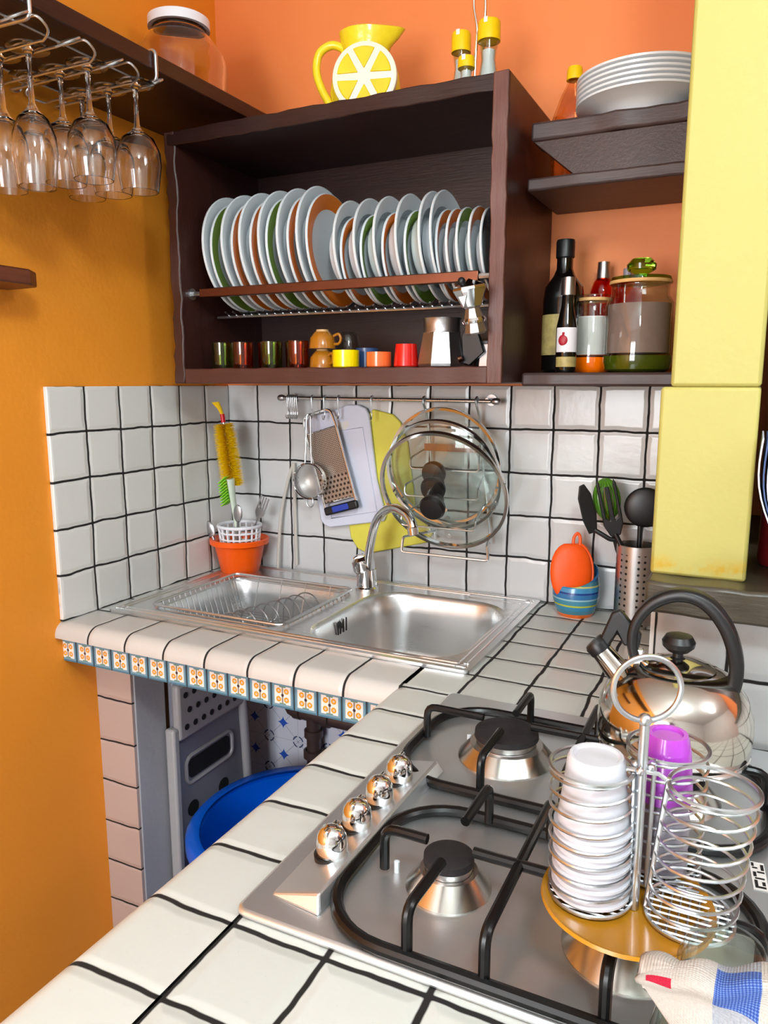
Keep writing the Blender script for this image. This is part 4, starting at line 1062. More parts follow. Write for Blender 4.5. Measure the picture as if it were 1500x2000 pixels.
# ------------------------------------------------------------------ corner pot with brushes and cutlery
t = thing('plastic_pot', 'bright orange plastic pot in the corner behind the sink', 'pot', (0.82, -0.82, ZK))
mk('pot_body', MB().lathe([(0, 0), (0.5, 0), (0.52, 0.05), (0.66, 0.72), (0.78, 0.76), (0.79, 0.88), (0.74, 0.9), (0.7, 0.84), (0.62, 0.8), (0.48, 0.08), (0, 0.06)], 44), M['pot_orange'], t)
t = thing('drainer_basket', 'white plastic drainer basket standing in the orange pot', 'basket', (0.84, -0.82, ZK+0.45))
mb = MB()
def ringt(r, z, w): return [(r*math.cos(2*PI*i/40), r*math.sin(2*PI*i/40), z) for i in range(40)]
mb.tube(ringt(0.56, 0.78, 1), 0.045, 8, True)
for z, r in ((0.62, 0.54), (0.45, 0.52), (0.28, 0.5), (0.11, 0.48)): mb.tube(ringt(r, z, 1), 0.026, 6, True)
for i in range(20):
    a = 2*PI*i/20; mb.tube([(0.47*math.cos(a), 0.47*math.sin(a), 0), (0.555*math.cos(a), 0.555*math.sin(a), 0.76)], 0.026, 6)
mb.lathe([(0, 0), (0.48, 0), (0.48, 0.04), (0, 0.04)], 30)
mk('basket_body', mb, M['white_plastic'], t)
t = thing('bottle_brush', 'yellow bottle brush with a red tip band standing in the white basket', 'brush', (0.98, -0.92, 0.65), rot=(R(2), R(-6.5), 0))
mk('wire_stem', MB().tube([(0, 0, 0.02), (0, 0, 3.55)], 0.025, 8), M['alu'], t)
mb = MB(); rnd = random.Random(3)
for k in range(60):
    z = 1.75 + k*0.027; rad = 0.33 if k < 52 else 0.3; off = rnd.uniform(0, 1)
    vs = [(0, 0, z+0.02)]; fs = []; nn = 44
    for i in range(nn):
        a = 2*PI*(i+off)/nn
        for q, da in ((0.02, 0), (rad*rnd.uniform(0.86, 1.03), 0.0)):
            vs.append((q*math.cos(a), q*math.sin(a), z + (0 if q < 0.1 else rnd.uniform(-0.03, 0.03))))
    for i in range(nn):
        p = 1+2*i; w = 0.019
        a = 2*PI*(i+off)/nn; dx, dy = -math.sin(a)*w, math.cos(a)*w
        x1, y1, z1 = vs[p+1]; x0, y0, z0 = vs[p]
        mb.add([(x0+dx, y0+dy, z0), (x0-dx, y0-dy, z0), (x1, y1, z1), (x0, y0, z0+0.02)], [(0, 1, 2), (1, 3, 2), (3, 0, 2)])
mk('bristles', mb, M['bristle'], t, smooth=0)
mk('tip_band', MB().lathe([(0, 0), (0.06, 0), (0.06, 0.22), (0, 0.22)], 14, None, TR(0, 0, 3.4)), M['red'], t)
mb = MB()
for i in range(30):
    a = 2*PI*i/30; tt = 0.05
    mb.tube([(0.03*math.cos(a), 0.03*math.sin(a), 3.6), (0.05*math.cos(a)-0.06, 0.05*math.sin(a), 3.78), (0.1*math.cos(a)-0.16, 0.06*math.sin(a), 3.94)], 0.012, 4)
mk('tip_tuft', mb, M['bristle'], t)
t = thing('dish_brush', 'lime green bristled washing brush with a pale handle in the white basket', 'brush', (1.02, -1.05, 0.6), rot=(R(4), R(-4), 0))
mk('brush_handle', MB().tube([(0, 0, 0.02), (0, 0, 0.9), (-0.02, 0, 1.5), (0.0, 0, 2.0)], 0.08, 12, radii=[0.1, 0.09, 0.1, 0.14], flat=0.6), M['brush_handle'], t)
mb = MB(); rnd = random.Random(9)
for i in range(9):
    for j in range(7):
        z = 1.42+i*0.075; y = -0.12+j*0.04
        mb.tube([(-0.08, y, z+0.05), (-0.32, y*1.2, z-0.12)], 0.014, 4)
mk('brush_bristles', mb, M['brush_grn'], t)
def fork(loc, rot, label):
    t = thing('fork', label, 'fork', loc, rot=rot)
    mk('handle', MB().tube([(0, 0, 0), (0, 0, 0.7), (0, 0.01, 1.0)], 0.05, 8, radii=[0.075, 0.04, 0.035], flat=0.45), M['alu'], t)
    mb = MB(); mb.prism([(-0.04, 0.98), (0.04, 0.98), (0.14, 1.12), (0.14, 1.26), (-0.14, 1.26), (-0.14, 1.12)], -0.012, 0.012, 0, RX(PI/2))
    for x in (-0.12, -0.04, 0.04, 0.12): mb.box(x-0.018, x+0.018, -0.012, 0.012, 1.25, 1.62)
    mk('tines', mb, M['alu'], t)
fork((0.98, -0.75, 0.62), (0, R(24), 0), 'steel fork leaning out to the right of the white basket')
def spoon(loc, rot, label):
    t = thing('spoon', label, 'spoon', loc, rot=rot)
    mk('handle', MB().tube([(0, 0, 0), (0, 0, 0.7), (0, 0, 0.95)], 0.05, 8, radii=[0.07, 0.04, 0.04], flat=0.45), M['alu'], t)
    mk('bowl', MB().ball((0, 0, 1.15), 0.24, 16, 10, 0, (0.6, 0.2, 1.0)), M['alu'], t)
spoon((0.55, -1.1, 0.12), (0, R(-24), R(0)), 'steel spoon leaning on the left rim of the orange pot')
spoon((0.98, -1.12, 0.55), (R(4), R(5), R(0)), 'short steel spoon in front inside the white basket')

# ------------------------------------------------------------------ right of the sink
t = thing('ceramic_pot', 'blue, yellow and orange striped ceramic pot right of the sink', 'pot', (9.72, -0.6, 0.0))
mk('pot_body', MB().lathe([(0, 0), (0.36, 0), (0.42, 0.1), (0.5, 0.4), (0.51, 0.62), (0.47, 0.9), (0.44, 0.92), (0.46, 0.6), (0.4, 0.15), (0, 0.1)], 44), M['striped'], t)
for v in t.children[0].data.vertices:
    if v.co.z > 0.035: v.co.z += (v.co.z-0.035)/0.057*0.024*(v.co.y+0.25*v.co.x)/0.05
t = thing('pot_holder', 'orange silicone oven mitt with hanging loop standing in the striped pot', 'oven mitt', (9.68, -0.86, 0.35), rot=(R(-10), 0, R(26)))
mb = MB()
rings = []
for k in range(13):
    a = PI*k/12; r = math.sin(a); z = 0.64-0.64*math.cos(a)
    rings.append([(0.46*r**0.8*math.cos(2*PI*i/28), 0.16*r*math.sin(2*PI*i/28), z) for i in range(28)])
mb.loft(rings[1:-1], 0, True, True)
mk('mitt_body', mb, M['silicone'], t, smooth=60)
mk('seam', MB().tube([(0.47*math.sin(PI*k/20)**0.8*s_, 0, 0.64-0.65*math.cos(PI*k/20)) for s_ in (1,) for k in range(2, 19)], 0.03, 8), M['silicone'], t)
mk('hanging_loop', MB().tube(smooth_path([(0.05, 0, 1.2), (0.06, 0, 1.38), (0.14, 0, 1.48), (0.2, 0, 1.38), (0.18, 0, 1.16)], 4), 0.035, 8), M['silicone'], t)
t = thing('utensil_holder', 'perforated steel utensil holder beside the pillar', 'holder', (10.98, -0.72, 0.0))
mk('holder_wall', MB().lathe([(0.42, 0.02), (0.42, 1.72), (0.39, 1.72), (0.39, 0.05)], 56), M['perf'], t)
mk('holder_base', MB().lathe([(0, 0), (0.43, 0), (0.43, 0.05), (0, 0.06)], 44), M['steel_v'], t)
def utensil(name, label, path, ol, org, rot, cat='utensil', ball=None):
    t = thing(name, label, cat, path[0])
    P0 = Vector(path[0])
    mk('handle', MB().tube([tuple(p) for p in smooth_path([tuple(Vector(q)-P0) for q in path], 6)], 0.05, 10), M['black_matte'], t)
    hm = ball if ball else MB().prism(ol, -0.02, 0.02, 0, RX(PI/2))
    mk('head', hm, M['black_matte'], t, loc=tuple(Vector(org)-P0), rot=rot, bevel=0.0 if ball else 0.02)
    return t
utensil('spatula', 'black turner with a long blade leaning left out of the steel holder', [(11.0, -0.75, 0.12), (10.7, -0.8, 1.6), (10.4, -0.88, 1.82), (10.12, -0.92, 1.98)],
        [(-0.08, -0.1), (0.1, -0.08), (0.16, 0.3), (0.13, 0.75), (0.03, 0.98), (-0.08, 0.96), (-0.16, 0.7), (-0.15, 0.2)], (10.06, -0.92, 2.0), (0, R(-14), R(25)))
tn = [(-0.1, 0), (0.1, 0), (0.2, 0.25), (0.2, 1.1), (0.16, 1.2), (0.13, 1.1), (0.13, 0.4), (0.06, 0.34), (0.05, 0.4), (0.05, 1.05), (-0.05, 1.05), (-0.05, 0.4), (-0.06, 0.34), (-0.12, 0.4), (-0.13, 1.15), (-0.17, 1.22), (-0.2, 1.1), (-0.2, 0.25)]
utensil('slotted_turner', 'black slotted turner standing upright in the steel holder', [(10.9, -0.85, 0.12), (10.72, -0.92, 1.5), (10.55, -0.95, 1.95)], tn, (10.56, -0.95, 1.9), (0, R(-13), R(15)))
utensil('ladle', 'black round serving spoon at the right side of the steel holder', [(11.0, -0.62, 0.12), (11.0, -0.66, 1.5), (11.0, -0.7, 2.15)], None, (11.08, -0.7, 2.5), (0, 0, R(10)), ball=MB().ball((0, 0, 0), 0.42, 28, 16, 0, (1.0, 0.26, 1.0)))
t = thing('whisk', 'green ribbed plastic ball utensil behind the black turner', 'utensil', (10.42, -0.6, 1.62), rot=(0, R(-8), 0))
mb = MB()
for i in range(9):
    a = PI*i/9; mb.tube([(0.26*math.sin(PI*k/14)*math.cos(a), 0.26*math.sin(PI*k/14)*math.sin(a), 1.0-0.42*math.cos(PI*k/14)) for k in range(15)] + [(-0.26*math.sin(PI*k/14)*math.cos(a), -0.26*math.sin(PI*k/14)*math.sin(a), 1.0+0.42*math.cos(PI*k/14)) for k in range(1, 14)], 0.03, 6)
mk('ball', mb, plain('leaf_green_plastic', (84, 140, 34), 0.3, 0, 0.05), t)
mk('handle', MB().tube([(0.5, -0.1, -1.4), (0.12, 0, -0.1), (0.02, 0, 0.6)], 0.05, 8), M['black_matte'], t)

# ------------------------------------------------------------------ gas hob
HZ = 0.09
t = thing('gas_hob', 'brushed steel four burner gas hob let into the tiled worktop', 'hob', (0, 0, 0))
mk('hob_plate', MB().prism(clean_loop(rrect(8.86, 14.0, -11.8, -6.02, 0.12, 4)), 0.0, HZ), M['steel_hob'], t, bevel=0.05, seg=3)
pn = MB()
z0, z1 = HZ, HZ+0.17
pn.add([(9.08, -11.5, z0), (9.68, -11.56, z0), (9.74, -8.5, z0), (9.04, -8.42, z0), (9.62, -11.46, z1), (9.66, -8.56, z1), (9.07, -8.5, z0+0.02), (9.1, -11.44, z0+0.015)],
       [(0, 1, 4, 7), (4, 5, 6, 7), (1, 2, 5, 4), (2, 3, 6, 5), (3, 0, 7, 6), (3, 2, 1, 0)])
pnl = mk('control_panel', pn, M['steel_hob'], t, smooth=0, bevel=0.03)
kp = MB().lathe([(0.19, 0), (0.185, 0.03), (0.16, 0.04)], 32); 
for y in (-10.79, -10.23, -9.67, -9.12):
    k = mk('knob', MB().lathe([(0, 0.02), (0.15, 0.02), (0.165, 0.05), (0.165, 0.15), (0.15, 0.24), (0.11, 0.31), (0.05, 0.345), (0, 0.35)], 36), M['chrome'], t, loc=(9.38, y, HZ+0.09))
    mk('knob_ring', MB().lathe([(0.18, -0.1), (0.19, 0.03), (0.165, 0.04), (0.16, -0.1)], 32), M['black_matte'], k)
    mk('grip_ridge', MB().box(-0.03, 0.03, -0.13, 0.13, 0.2, 0.345), M['chrome'], k, bevel=0.02)
def burner(x, y, r1, rc, hc):
    b = mk('burner_cup', MB().lathe([(r1, 0.0), (r1, 0.015), (rc*1.15, 0.2), (rc*0.95, 0.2), (rc*0.9, 0.1)], 48), M['burner_steel'], t, loc=(x, y, HZ))
    mk('burner_ring', MB().lathe([(rc*0.92, 0.1), (rc*0.95, 0.18), (rc*0.92, 0.2), (rc*0.98, hc-0.06), (rc*1.0, hc-0.04), (0, hc-0.04)], 44), M['alu'], b)
    mk('burner_cap', MB().lathe([(0, hc+0.06), (rc*0.8, hc+0.055), (rc*1.0, hc+0.03), (rc*1.02, hc-0.04), (0, hc-0.04)], 44), M['iron'], b)
burner(10.33, -7.75, 0.64, 0.42, 0.34); burner(10.61, -10.6, 0.43, 0.25, 0.32)
burner(12.33, -10.72, 0.55, 0.33, 0.3); burner(12.5, -7.85, 0.5, 0.3, 0.3)
for x, y in ((10.05, -10.62), (9.75, -7.6)): mk('igniter', MB().lathe([(0, 0), (0.03, 0), (0.03, 0.12), (0, 0.13)], 10), M['white_cer'], t, loc=(x, y, HZ))
lg = MB().box(-0.07, 0.07, -0.24, 0.24, 0, 0.008)
lg = mk('worn_badge', lg, M['print_white'], t, loc=(13.4, -9.07, HZ), rot=(0, 0, R(6)))
l2 = MB()
for x0, x1, y0, y1 in ((-0.05, 0.05, -0.21, -0.18), (-0.05, -0.02, -0.18, -0.08), (0.02, 0.05, -0.16, -0.1), (-0.04, 0.05, -0.06, -0.035), (-0.05, -0.02, -0.02, 0.06), (-0.01, 0.06, 0.05, 0.075), (0.03, 0.06, 0.1, 0.2), (-0.05, 0.0, 0.12, 0.145), (-0.055, -0.03, 0.16, 0.22)): l2.box(x0, x1, y0, y1, 0.008, 0.011)
mk('badge_letters', l2, M['print_black'], lg)
GT = 0.66
def grate(label, x0, x1, y0, y1, bars):
    g = thing('pan_grate', label, 'grate', (0, 0, 0), group='black pan grates on the hob')
    mb = MB(); mb.tube([(x, y, HZ+0.075) for x, y in clean_loop(rrect(x0, x1, y0, y1, 0.75, 8))], 0.065, 10, True)
    mk('frame_ring', mb, M['black'], g)
    for pts in bars:
        mk('grate_bar', MB().tube(fillet(pts, 0.14, 4), 0.052, 10), M['black'], g)
    return g
def fing(xa, ya, xb, yb): return [(xa, ya, HZ+0.07), (xa, ya, GT-0.05), (xb, yb, GT-0.05)]
xm = 11.45
grate('black grate over the two rear burners, under the kettle', 9.12, 13.5, -8.95, -6.65,
      [fing(9.2, -7.8, 10.02, -7.8), fing(10.35, -8.88, 10.35, -8.1), fing(10.38, -6.72, 10.38, -7.5), fing(13.45, -7.8, 12.9, -7.8), fing(12.5, -8.88, 12.5, -8.2), fing(12.5, -6.72, 12.5, -7.45),
       [(xm-0.1, -8.88, HZ+0.07), (xm-0.1, -8.88, GT-0.05), (xm-0.1, -6.72, GT-0.05), (xm-0.1, -6.72, HZ+0.07)], [(10.68, -7.8, GT-0.05), (12.15, -7.8, GT-0.05)]])
grate('black grate over the two front burners, under the cup stand', 9.66, 13.45, -11.74, -9.4,
      [fing(9.95, -10.7, 10.42, -10.7), fing(10.65, -11.7, 10.68, -10.98), fing(10.65, -9.45, 10.65, -10.25), fing(13.4, -10.7, 12.85, -10.7), fing(12.32, -11.68, 12.32, -11.0), fing(12.32, -9.45, 12.32, -10.35),
       [(xm-0.1, -11.7, HZ+0.07), (xm-0.1, -11.7, GT-0.05), (xm-0.1, -9.45, GT-0.05), (xm-0.1, -9.45, HZ+0.07)], [(10.9, -10.7, GT-0.05), (12.0, -10.7, GT-0.05)]])

# ------------------------------------------------------------------ kettle
t = thing('kettle', 'polished steel whistling kettle with a black hoop handle on the rear burner', 'kettle', (12.4, -7.78, 0.68))
mk('kettle_body', MB().lathe([(0, 0), (0.78, 0), (0.83, 0.03), (0.84, 0.07), (0.865, 0.12), (0.885, 0.35), (0.87, 0.55), (0.8, 0.75), (0.66, 0.93), (0.5, 1.02), (0.44, 1.04), (0.42, 1.02)], 72), M['kettle'], t, smooth=60)
mk('base_seam', MB().lathe([(0.83, 0.05), (0.865, 0.05), (0.87, 0.085), (0.85, 0.1)], 72), M['chrome'], t)
ld = mk('kettle_lid', MB().lathe([(0.42, 1.02), (0.425, 1.05), (0.36, 1.085), (0.2, 1.13), (0.1, 1.15), (0.0, 1.15)], 48), M['kettle'], t)
mk('lid_knob', MB().lathe([(0, 1.12), (0.1, 1.14), (0.06, 1.17), (0.06, 1.22), (0.12, 1.24), (0.18, 1.3), (0.19, 1.36), (0.15, 1.43), (0.06, 1.46), (0, 1.46)], 32), M['black_matte'], ld)
sp = MB().tube([(-0.5, 0.0, 0.72), (-0.72, 0.0, 0.92), (-0.92, 0.0, 1.14)], 0.13, 20, radii=[0.19, 0.15, 0.125])
mk('spout', sp, M['kettle'], t)
wc = MB().tube([(-0.88, 0, 1.10), (-0.95, 0, 1.18), (-0.99, 0, 1.215)], 0.14, 20, radii=[0.14, 0.15, 0.12])
w_ = mk('whistle_cap', wc, M['black_matte'], t)
wl = MB().prism([(-0.93, 1.2), (-0.78, 1.62), (-0.68, 1.66), (-0.42, 1.38), (-0.44, 1.22), (-0.62, 1.22), (-0.7, 1.36), (-0.82, 1.12)], -0.06, 0.06, 0, RX(PI/2))
mk('whistle_lever', wl, M['black_matte'], w_, bevel=0.03, seg=3)
hp = smooth_path([(-0.47, 0, 1.06), (-0.52, 0, 1.28), (-0.48, 0, 1.55), (-0.3, 0, 1.8), (-0.02, 0, 1.93), (0.26, 0, 1.87), (0.5, 0, 1.6), (0.63, 0, 1.22), (0.62, 0, 0.92), (0.5, 0, 0.72)], 7)
hm = MB(); rg = []
for i, p in enumerate(hp):
    a = hp[max(i-1, 0)]; b = hp[min(i+1, len(hp)-1)]; tg = (b-a).normalized(); nr = Vector((tg.z, 0, -tg.x)); w = 0.10 + 0.05*i/len(hp); h = 0.055 + 0.03*i/len(hp)
    rg.append([p + nr*h*cx + Vector((0, w*cy, 0)) for cx, cy in ((1, -0.8), (1, 0.8), (0.6, 1), (-0.6, 1), (-1, 0.8), (-1, -0.8), (-0.6, -1), (0.6, -1))])
hm.loft([[tuple(q) for q in r] for r in rg], 0, True, True)
mk('hoop_handle', hm, M['black_matte'], t, smooth=50)
mk('handle_bracket', MB().box(-0.56, -0.38, -0.05, 0.05, 0.9, 1.2), M['chrome'], t, bevel=0.02)

# ------------------------------------------------------------------ cup stand
CX, CY = 12.42, -11.05
tag(mk('turntable_dish', MB().lathe([(0, 0.0), (0.5, 0.0), (0.66, 0.1), (0.7, 0.13), (0.69, 0.16), (0.6, 0.1), (0, 0.07)], 56), M['amber_dish'], None, loc=(12.36, -11.05, 0.68)), 'round amber plastic dish under the wire cup stand', 'dish')
t = thing('cup_stand', 'chrome wire stand with three spiral cup baskets and a ring on top', 'stand', (CX, CY, 0.76))
mk('pole', MB().tube([(0, 0, 0), (0, 0, 1.66)], 0.04, 12), M['wire'], t)
T_ = RZ(R(22))
rb = MB(); rb.tube([tuple((RZ(R(24)) @ Vector((0.265*math.cos(2*PI*i/44), 0, 1.92+0.265*math.sin(2*PI*i/44))))) for i in range(44)], 0.024, 10, True)
rb.ball((0, 0, 1.66), 0.055)
mk('top_ring', rb, M['wire'], t)
cents = {'left': (-0.36, 0.0), 'right': (0.42, 0.04), 'back': (0.13, 0.6)}
cl = MB()
for nme, (bx, by) in cents.items(): cl.tube([(0, 0, 1.22), (bx*0.3, by*0.3, 1.22), (bx*0.45, by*0.45, 1.18)], 0.02, 6)
for a in (0.4, 2.5, 4.6): cl.ball((0.07*math.cos(a), 0.07*math.sin(a), 1.25), 0.035)
mk('clamp', cl, M['wire'], t)
for nme, (bx, by) in cents.items():
    d = Vector((bx, by, 0)).normalized(); lean = 0.10 if nme == 'right' else 0.03
    mb = MB(); n = 26*8; pts = []
    for i in range(n+1):
        a = 2*PI*i/26; z = 0.06 + 1.12*i/n; r = 0.335
        pts.append((bx + r*math.cos(a) + d.x*lean*z, by + r*math.sin(a) + d.y*lean*z, z))
    mb.tube(pts, 0.0145, 6)
    for z in (0.04, 1.18):
        mb.tube([(bx+0.335*math.cos(2*PI*i/40) + d.x*lean*z, by+0.335*math.sin(2*PI*i/40) + d.y*lean*z, z) for i in range(40)], 0.018, 6, True)
    bk = (bx - d.x*0.335, by - d.y*0.335)
    mb.tube([(bk[0], bk[1], 0.04), (bk[0]+d.x*lean*1.18, bk[1]+d.y*lean*1.18, 1.2)], 0.02, 6)
    for k in range(-4, 5):
        o_ = k*0.072; w = math.sqrt(max(0, 0.335**2-o_*o_))
        mb.tube([(bx+o_, by-w, 0.04), (bx+o_, by+w, 0.04)], 0.01, 4); mb.tube([(bx-w, by+o_, 0.05), (bx+w, by+o_, 0.05)], 0.01, 4)
    b = mk('spiral_basket', mb, M['wire'], t); 
    if nme == 'right': lbl(b, 'empty spiral basket nearest the front right')
cupm = MB().lathe([(0, 0.6), (0.17, 0.6), (0.19, 0.62), (0.215, 0.62), (0.235, 0.58), (0.262, 0.3), (0.267, 0.27), (0.30, 0.03), (0.325, 0.02), (0.325, 0.0), (0.295, 0.0), (0.25, 0.3), (0.22, 0.56), (0, 0.57)], 40)
bx, by = cents['left']; c0 = None; NC = 9
for i in range(NC):
    loc = (CX+bx, CY+by, 0.84 + i*0.073)
    if c0 is None: c0 = mk('plastic_cup', cupm, M['cup_plastic'], None, loc=loc); o = c0
    else: o = c0.copy(); COL.objects.link(o); o.location = W(*loc)
    nm = ['lowest', 'second from the bottom', 'third from the bottom', 'fourth from the bottom', 'middle one', 'sixth from the bottom', 'third from the top', 'second from the top', 'topmost'][i]
    tag(o, 'white plastic cup in the left basket stack, ' + nm, 'cup', 'white plastic cups nested upside down')
bx, by = cents['back']
small = MB().lathe([(0, 0.42), (0.12, 0.42), (0.16, 0.4), (0.2, 0.12), (0.23, 0.0), (0.205, 0.0), (0.13, 0.38), (0, 0.38)], 32)
pm = MB().lathe([(0, 0.56), (0.12, 0.56), (0.13, 0.58), (0.165, 0.58), (0.18, 0.54), (0.195, 0.46), (0.2, 0.45), (0.24, 0.03), (0.245, 0.0), (0.215, 0.0), (0.16, 0.5), (0, 0.52)], 40)
tag(mk('plastic_cup', pm, M['purple'], None, loc=(CX+bx, CY+by, 1.5)), 'glossy purple cup upside down on top of the back basket', 'cup')
s0 = None
for i in range(7):
    loc = (CX+bx, CY+by, 0.84 + i*0.075)
    if s0 is None: s0 = mk('plastic_cup', small, M['grey_cup'], None, loc=loc); o = s0
    else: o = s0.copy(); COL.objects.link(o); o.location = W(*loc)
    nm = ['lowest', 'second from the bottom', 'third from the bottom', 'middle one', 'third from the top', 'second from the top', 'topmost'][i]
    tag(o, 'small grey cup nested under the purple cup, ' + nm, 'cup', 'small grey cups under the purple cup')

# ------------------------------------------------------------------ front right corner: jars and towel
t = thing('glass_tumbler', 'small clear round glass standing behind the towel at the hob corner', 'glass', (13.12, -12.0, 0.0))
mk('glass_body', MB().lathe([(0, 1.42), (0.14, 1.42), (0.24, 1.36), (0.3, 1.2), (0.3, 0.5), (0.26, 0), (0.24, 0), (0.275, 0.5), (0.275, 1.18), (0.22, 1.32), (0, 1.37)], 36), M['glass'], t)
t = thing('glass_jar', 'clear glass jar under the checked towel in the front right corner', 'jar', (13.02, -12.62, 0.0))
mk('jar_body', MB().lathe([(0, 0), (0.27, 0), (0.3, 0.06), (0.3, 1.15), (0.27, 1.26), (0.25, 1.26), (0.27, 1.13), (0.27, 0.1), (0, 0.06)], 40), M['glass'], t)
mk('contents', MB().lathe([(0, 0.08), (0.26, 0.12), (0.26, 0.9), (0, 0.95)], 32), plain('yellow_grain', (206, 190, 130), 0.7, 0, 0.2, 0.3, 150), t)
tw = MB(); NU, NV = 40, 30; vs = []
for i in range(NU+1):
    u = i/NU
    zt = 1.4 + 0.17*(1-math.exp(-7*u)) + 0.42*max(0, u-0.45)**1.1
    zb = 1.4 - 0.08*min(1, u*5) - 0.25*u - 1.6*max(0, u-0.36)
    for j in range(NV+1):
        v = j/NV
        x = 12.66 + 1.0*u - 0.03*math.sin(PI*v)*(1-u)
        if v < 0.3: k = v/0.3; y = -12.38 - 0.24*k*min(1, u*4+0.2); z = zt - 0.12*(1-k)**2*min(1, u*4)
        else: k = (v-0.3)/0.7; y = -12.62 - 0.42*k*min(1, u*1.1+0.03); z = zt + (zb-zt)*(0.35*k+0.65*k*k)
        f = min(1, u*3)
        y -= 0.035*math.sin(v*13+u*7)*f; z += 0.02*math.sin(u*21+v*4)*f*(1-v)
        vs.append((x, y, z))
fsx = [(i*(NV+1)+j, (i+1)*(NV+1)+j, (i+1)*(NV+1)+j+1, i*(NV+1)+j+1) for i in range(NU) for j in range(NV)]
tw.add(vs, fsx)
o = mk('kitchen_towel', tw, M['towel'], None, solid=0.04, smooth=80)
uv = o.data.uv_layers.new(name='UVMap')
for lp in o.data.loops:
    i, j = divmod(lp.vertex_index, NV+1); uv.data[lp.index].uv = (i/NU, j/NV)
tag(o, 'white kitchen towel with blue and grey checks lying over the jar', 'towel')

# ------------------------------------------------------------------ under the worktop
t = thing('step_stool', 'grey folding plastic step stool standing against the plaster pier', 'stool', (0, 0, 0))
mk('side_frame', MB().box(0.96, 1.16, -4.0, -1.35, -9.0, -1.75), M['stool'], t, bevel=0.06)
tp = mk('step_board', MB().box(1.1, 1.34, -4.05, -1.45, -3.35, -1.95), M['stool_lt'], t, bevel=0.08, rot=(R(0), 0, 0))
gh = None
for r_ in range(3):
    for c_ in range(8):
        if gh is None: gh = mk('grip_hole', MB().lathe([(0, 0), (0.075, 0), (0.075, 0.012), (0, 0.012)], 16, None, RY(PI/2)), M['hole'], tp); g_ = gh
        else: g_ = gh.copy(); COL.objects.link(g_); g_.parent = tp
        g_.location = Vector((1.34, -3.8+c_*0.31+(r_ % 2)*0.12, -3.05+r_*0.4))*S
mk('front_rail', MB().box(1.02, 1.3, -4.22, -4.0, -9, -3.0), M['stool_lt'], t, bevel=0.06)
mk('rear_rail', MB().tube([(1.24, -1.5, -3.2), (1.24, -1.15, -9)], 0.12, 12), M['stool_lt'], t)
mk('handle_slot', MB().prism(rrect(-3.6, -2.0, -4.55, -4.05, 0.15), 0, 0.02, 0, TR(1.155, 0, 0) @ Matrix(((0, 0, 1, 0), (1, 0, 0, 0), (0, 1, 0, 0), (0, 0, 0, 1)))), M['hole'], t)
mk('slot_rim', MB().tube([(1.17, p[0], p[1]) for p in clean_loop(rrect(-3.7, -1.9, -4.65, -3.95, 0.2))], 0.05, 8, True), M['stool_lt'], t)
mb = MB()
for y in (-3.5, -2.3): mb.lathe([(0, 0), (0.2, 0), (0.2, 0.02), (0, 0.02)], 20, None, TR(1.155, y, -5.35) @ RY(PI/2))
mk('frame_hole', mb, M['hole'], t)
t = thing('wash_tub', 'blue plastic wash tub standing under the sink beside the step stool', 'tub', (3.85, -3.25, -9.0))
def oval(rx, ry, z, n=56): return [(rx*math.cos(2*PI*i/n), ry*math.sin(2*PI*i/n), z) for i in range(n)]
mb = MB(); mb.loft([oval(1.55, 1.6, 0), oval(1.7, 1.8, 0.3), oval(2.05, 2.25, 3.9), oval(1.97, 2.17, 3.9), oval(1.62, 1.72, 0.35), oval(1.3, 1.4, 0.2)], 0, True, True)
mk('tub_body', mb, M['blue_plastic'], t, smooth=50)
mb = MB(); mb.loft([oval(2.0, 2.2, 4.0), oval(2.2, 2.42, 4.02), oval(2.3, 2.52, 3.92), oval(2.3, 2.52, 3.72), oval(2.26, 2.48, 3.72), oval(2.2, 2.4, 3.9), oval(2.0, 2.2, 3.88), oval(1.98, 2.18, 3.95)])
mk('tub_rim', mb, M['blue_plastic'], t, smooth=60)
t = thing('drain_pipe', 'dark brown drain pipe with a tee joint under the sink', 'pipe', (0, 0, 0))
mb = MB()
mb.tube(smooth_path([(1.75, -0.35, -2.6), (1.8, -0.35, -3.2), (2.05, -0.35, -3.7), (2.5, -0.35, -3.85), (5.6, -0.35, -3.9)], 6), 0.22, 16)
mb.tube([(2.75, -0.35, -3.85), (2.75, -0.35, -5.2), (2.72, -0.35, -9)], 0.2, 16)
mk('pipe_run', mb, M['pipe'], t)
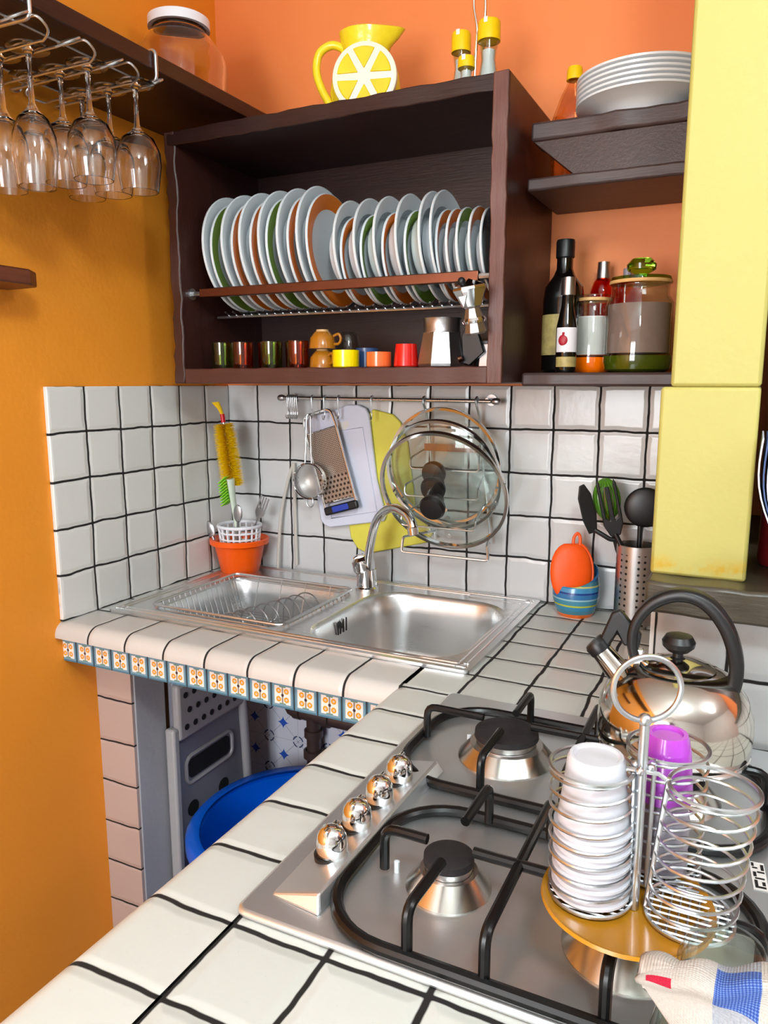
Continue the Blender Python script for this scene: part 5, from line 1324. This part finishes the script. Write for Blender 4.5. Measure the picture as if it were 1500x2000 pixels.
for p, r_, ax in (((2.3, -0.35, -3.8), 0.28, 'X'), ((3.2, -0.35, -3.86), 0.28, 'X'), ((2.75, -0.35, -4.4), 0.26, 'Z'), ((2.74, -0.35, -5.0), 0.28, 'Z')):
    T = TR(*p) @ (RY(PI/2) if ax == 'X' else Matrix.Identity(4))
    mk('collar', MB().lathe([(r_*0.8, -0.12), (r_, -0.1), (r_, 0.1), (r_*0.8, 0.12)], 24, None, T), M['pipe'], t)

# ------------------------------------------------------------------ beyond the pillar
mb = MB()
def sheet(dx, th, mi):
    rings = []
    for k in range(13):
        v = k/12; z = 2.5 + 1.85*v; x = 13.1 + dx + 0.5*(1-v)**2.2 + 0.03*math.sin(v*7+dx*9)
        rings.append([(x, -6.2, z), (x, -4.4, z), (x+th, -4.4, z), (x+th, -6.2, z)])
    mb.loft(rings, mi, True, True)
sheet(0, 0.02, 0); sheet(0.05, 0.02, 1); sheet(0.09, 0.03, 0); sheet(0.15, 0.02, 0)
tag(mk('paper_stack', mb, [M['paper'], M['ink_blue']], None, smooth=50), 'curled blue white papers leaning against the right side of the pillar', 'papers')
t = thing('red_bottle', 'dark red bottle with a coral frilled top standing on the sill', 'bottle', (13.5, -4.6, 2.4))
mk('bottle_body', MB().lathe([(0, 0), (0.3, 0), (0.32, 0.1), (0.3, 1.0), (0.2, 1.3), (0.14, 1.5), (0, 1.5)], 28), M['red_velvet'], t)
mb = MB()
for i in range(14):
    a = i*2.4; mb.ball((0.14*math.cos(a), 0.14*math.sin(a), 1.55+0.03*(i % 5)), 0.09, 10, 6)
mk('frilled_top', mb, M['coral'], t)
tag(mk('dark_cupboard', MB().box(13.3, 20, -3.2, 0.0, 2.4, 14), M['dark_wood_z'], None, bevel=0.03), 'dark wooden cupboard behind the yellow pillar', 'cupboard')
# ceiling lamp outside the frame that carries the light
t = thing('pendant_lamp', 'clear globe pendant lamp hanging above the worktop', 'lamp', (16.0, -19.5, 12.4))
mk('globe', MB().ball((0, 0, 1.8), 1.75, 32, 20), M['glass'], t)
mk('cable', MB().tube([(0, 0, 3.55), (0, 0, CEIL-12.4)], 0.05), M['black_matte'], t)
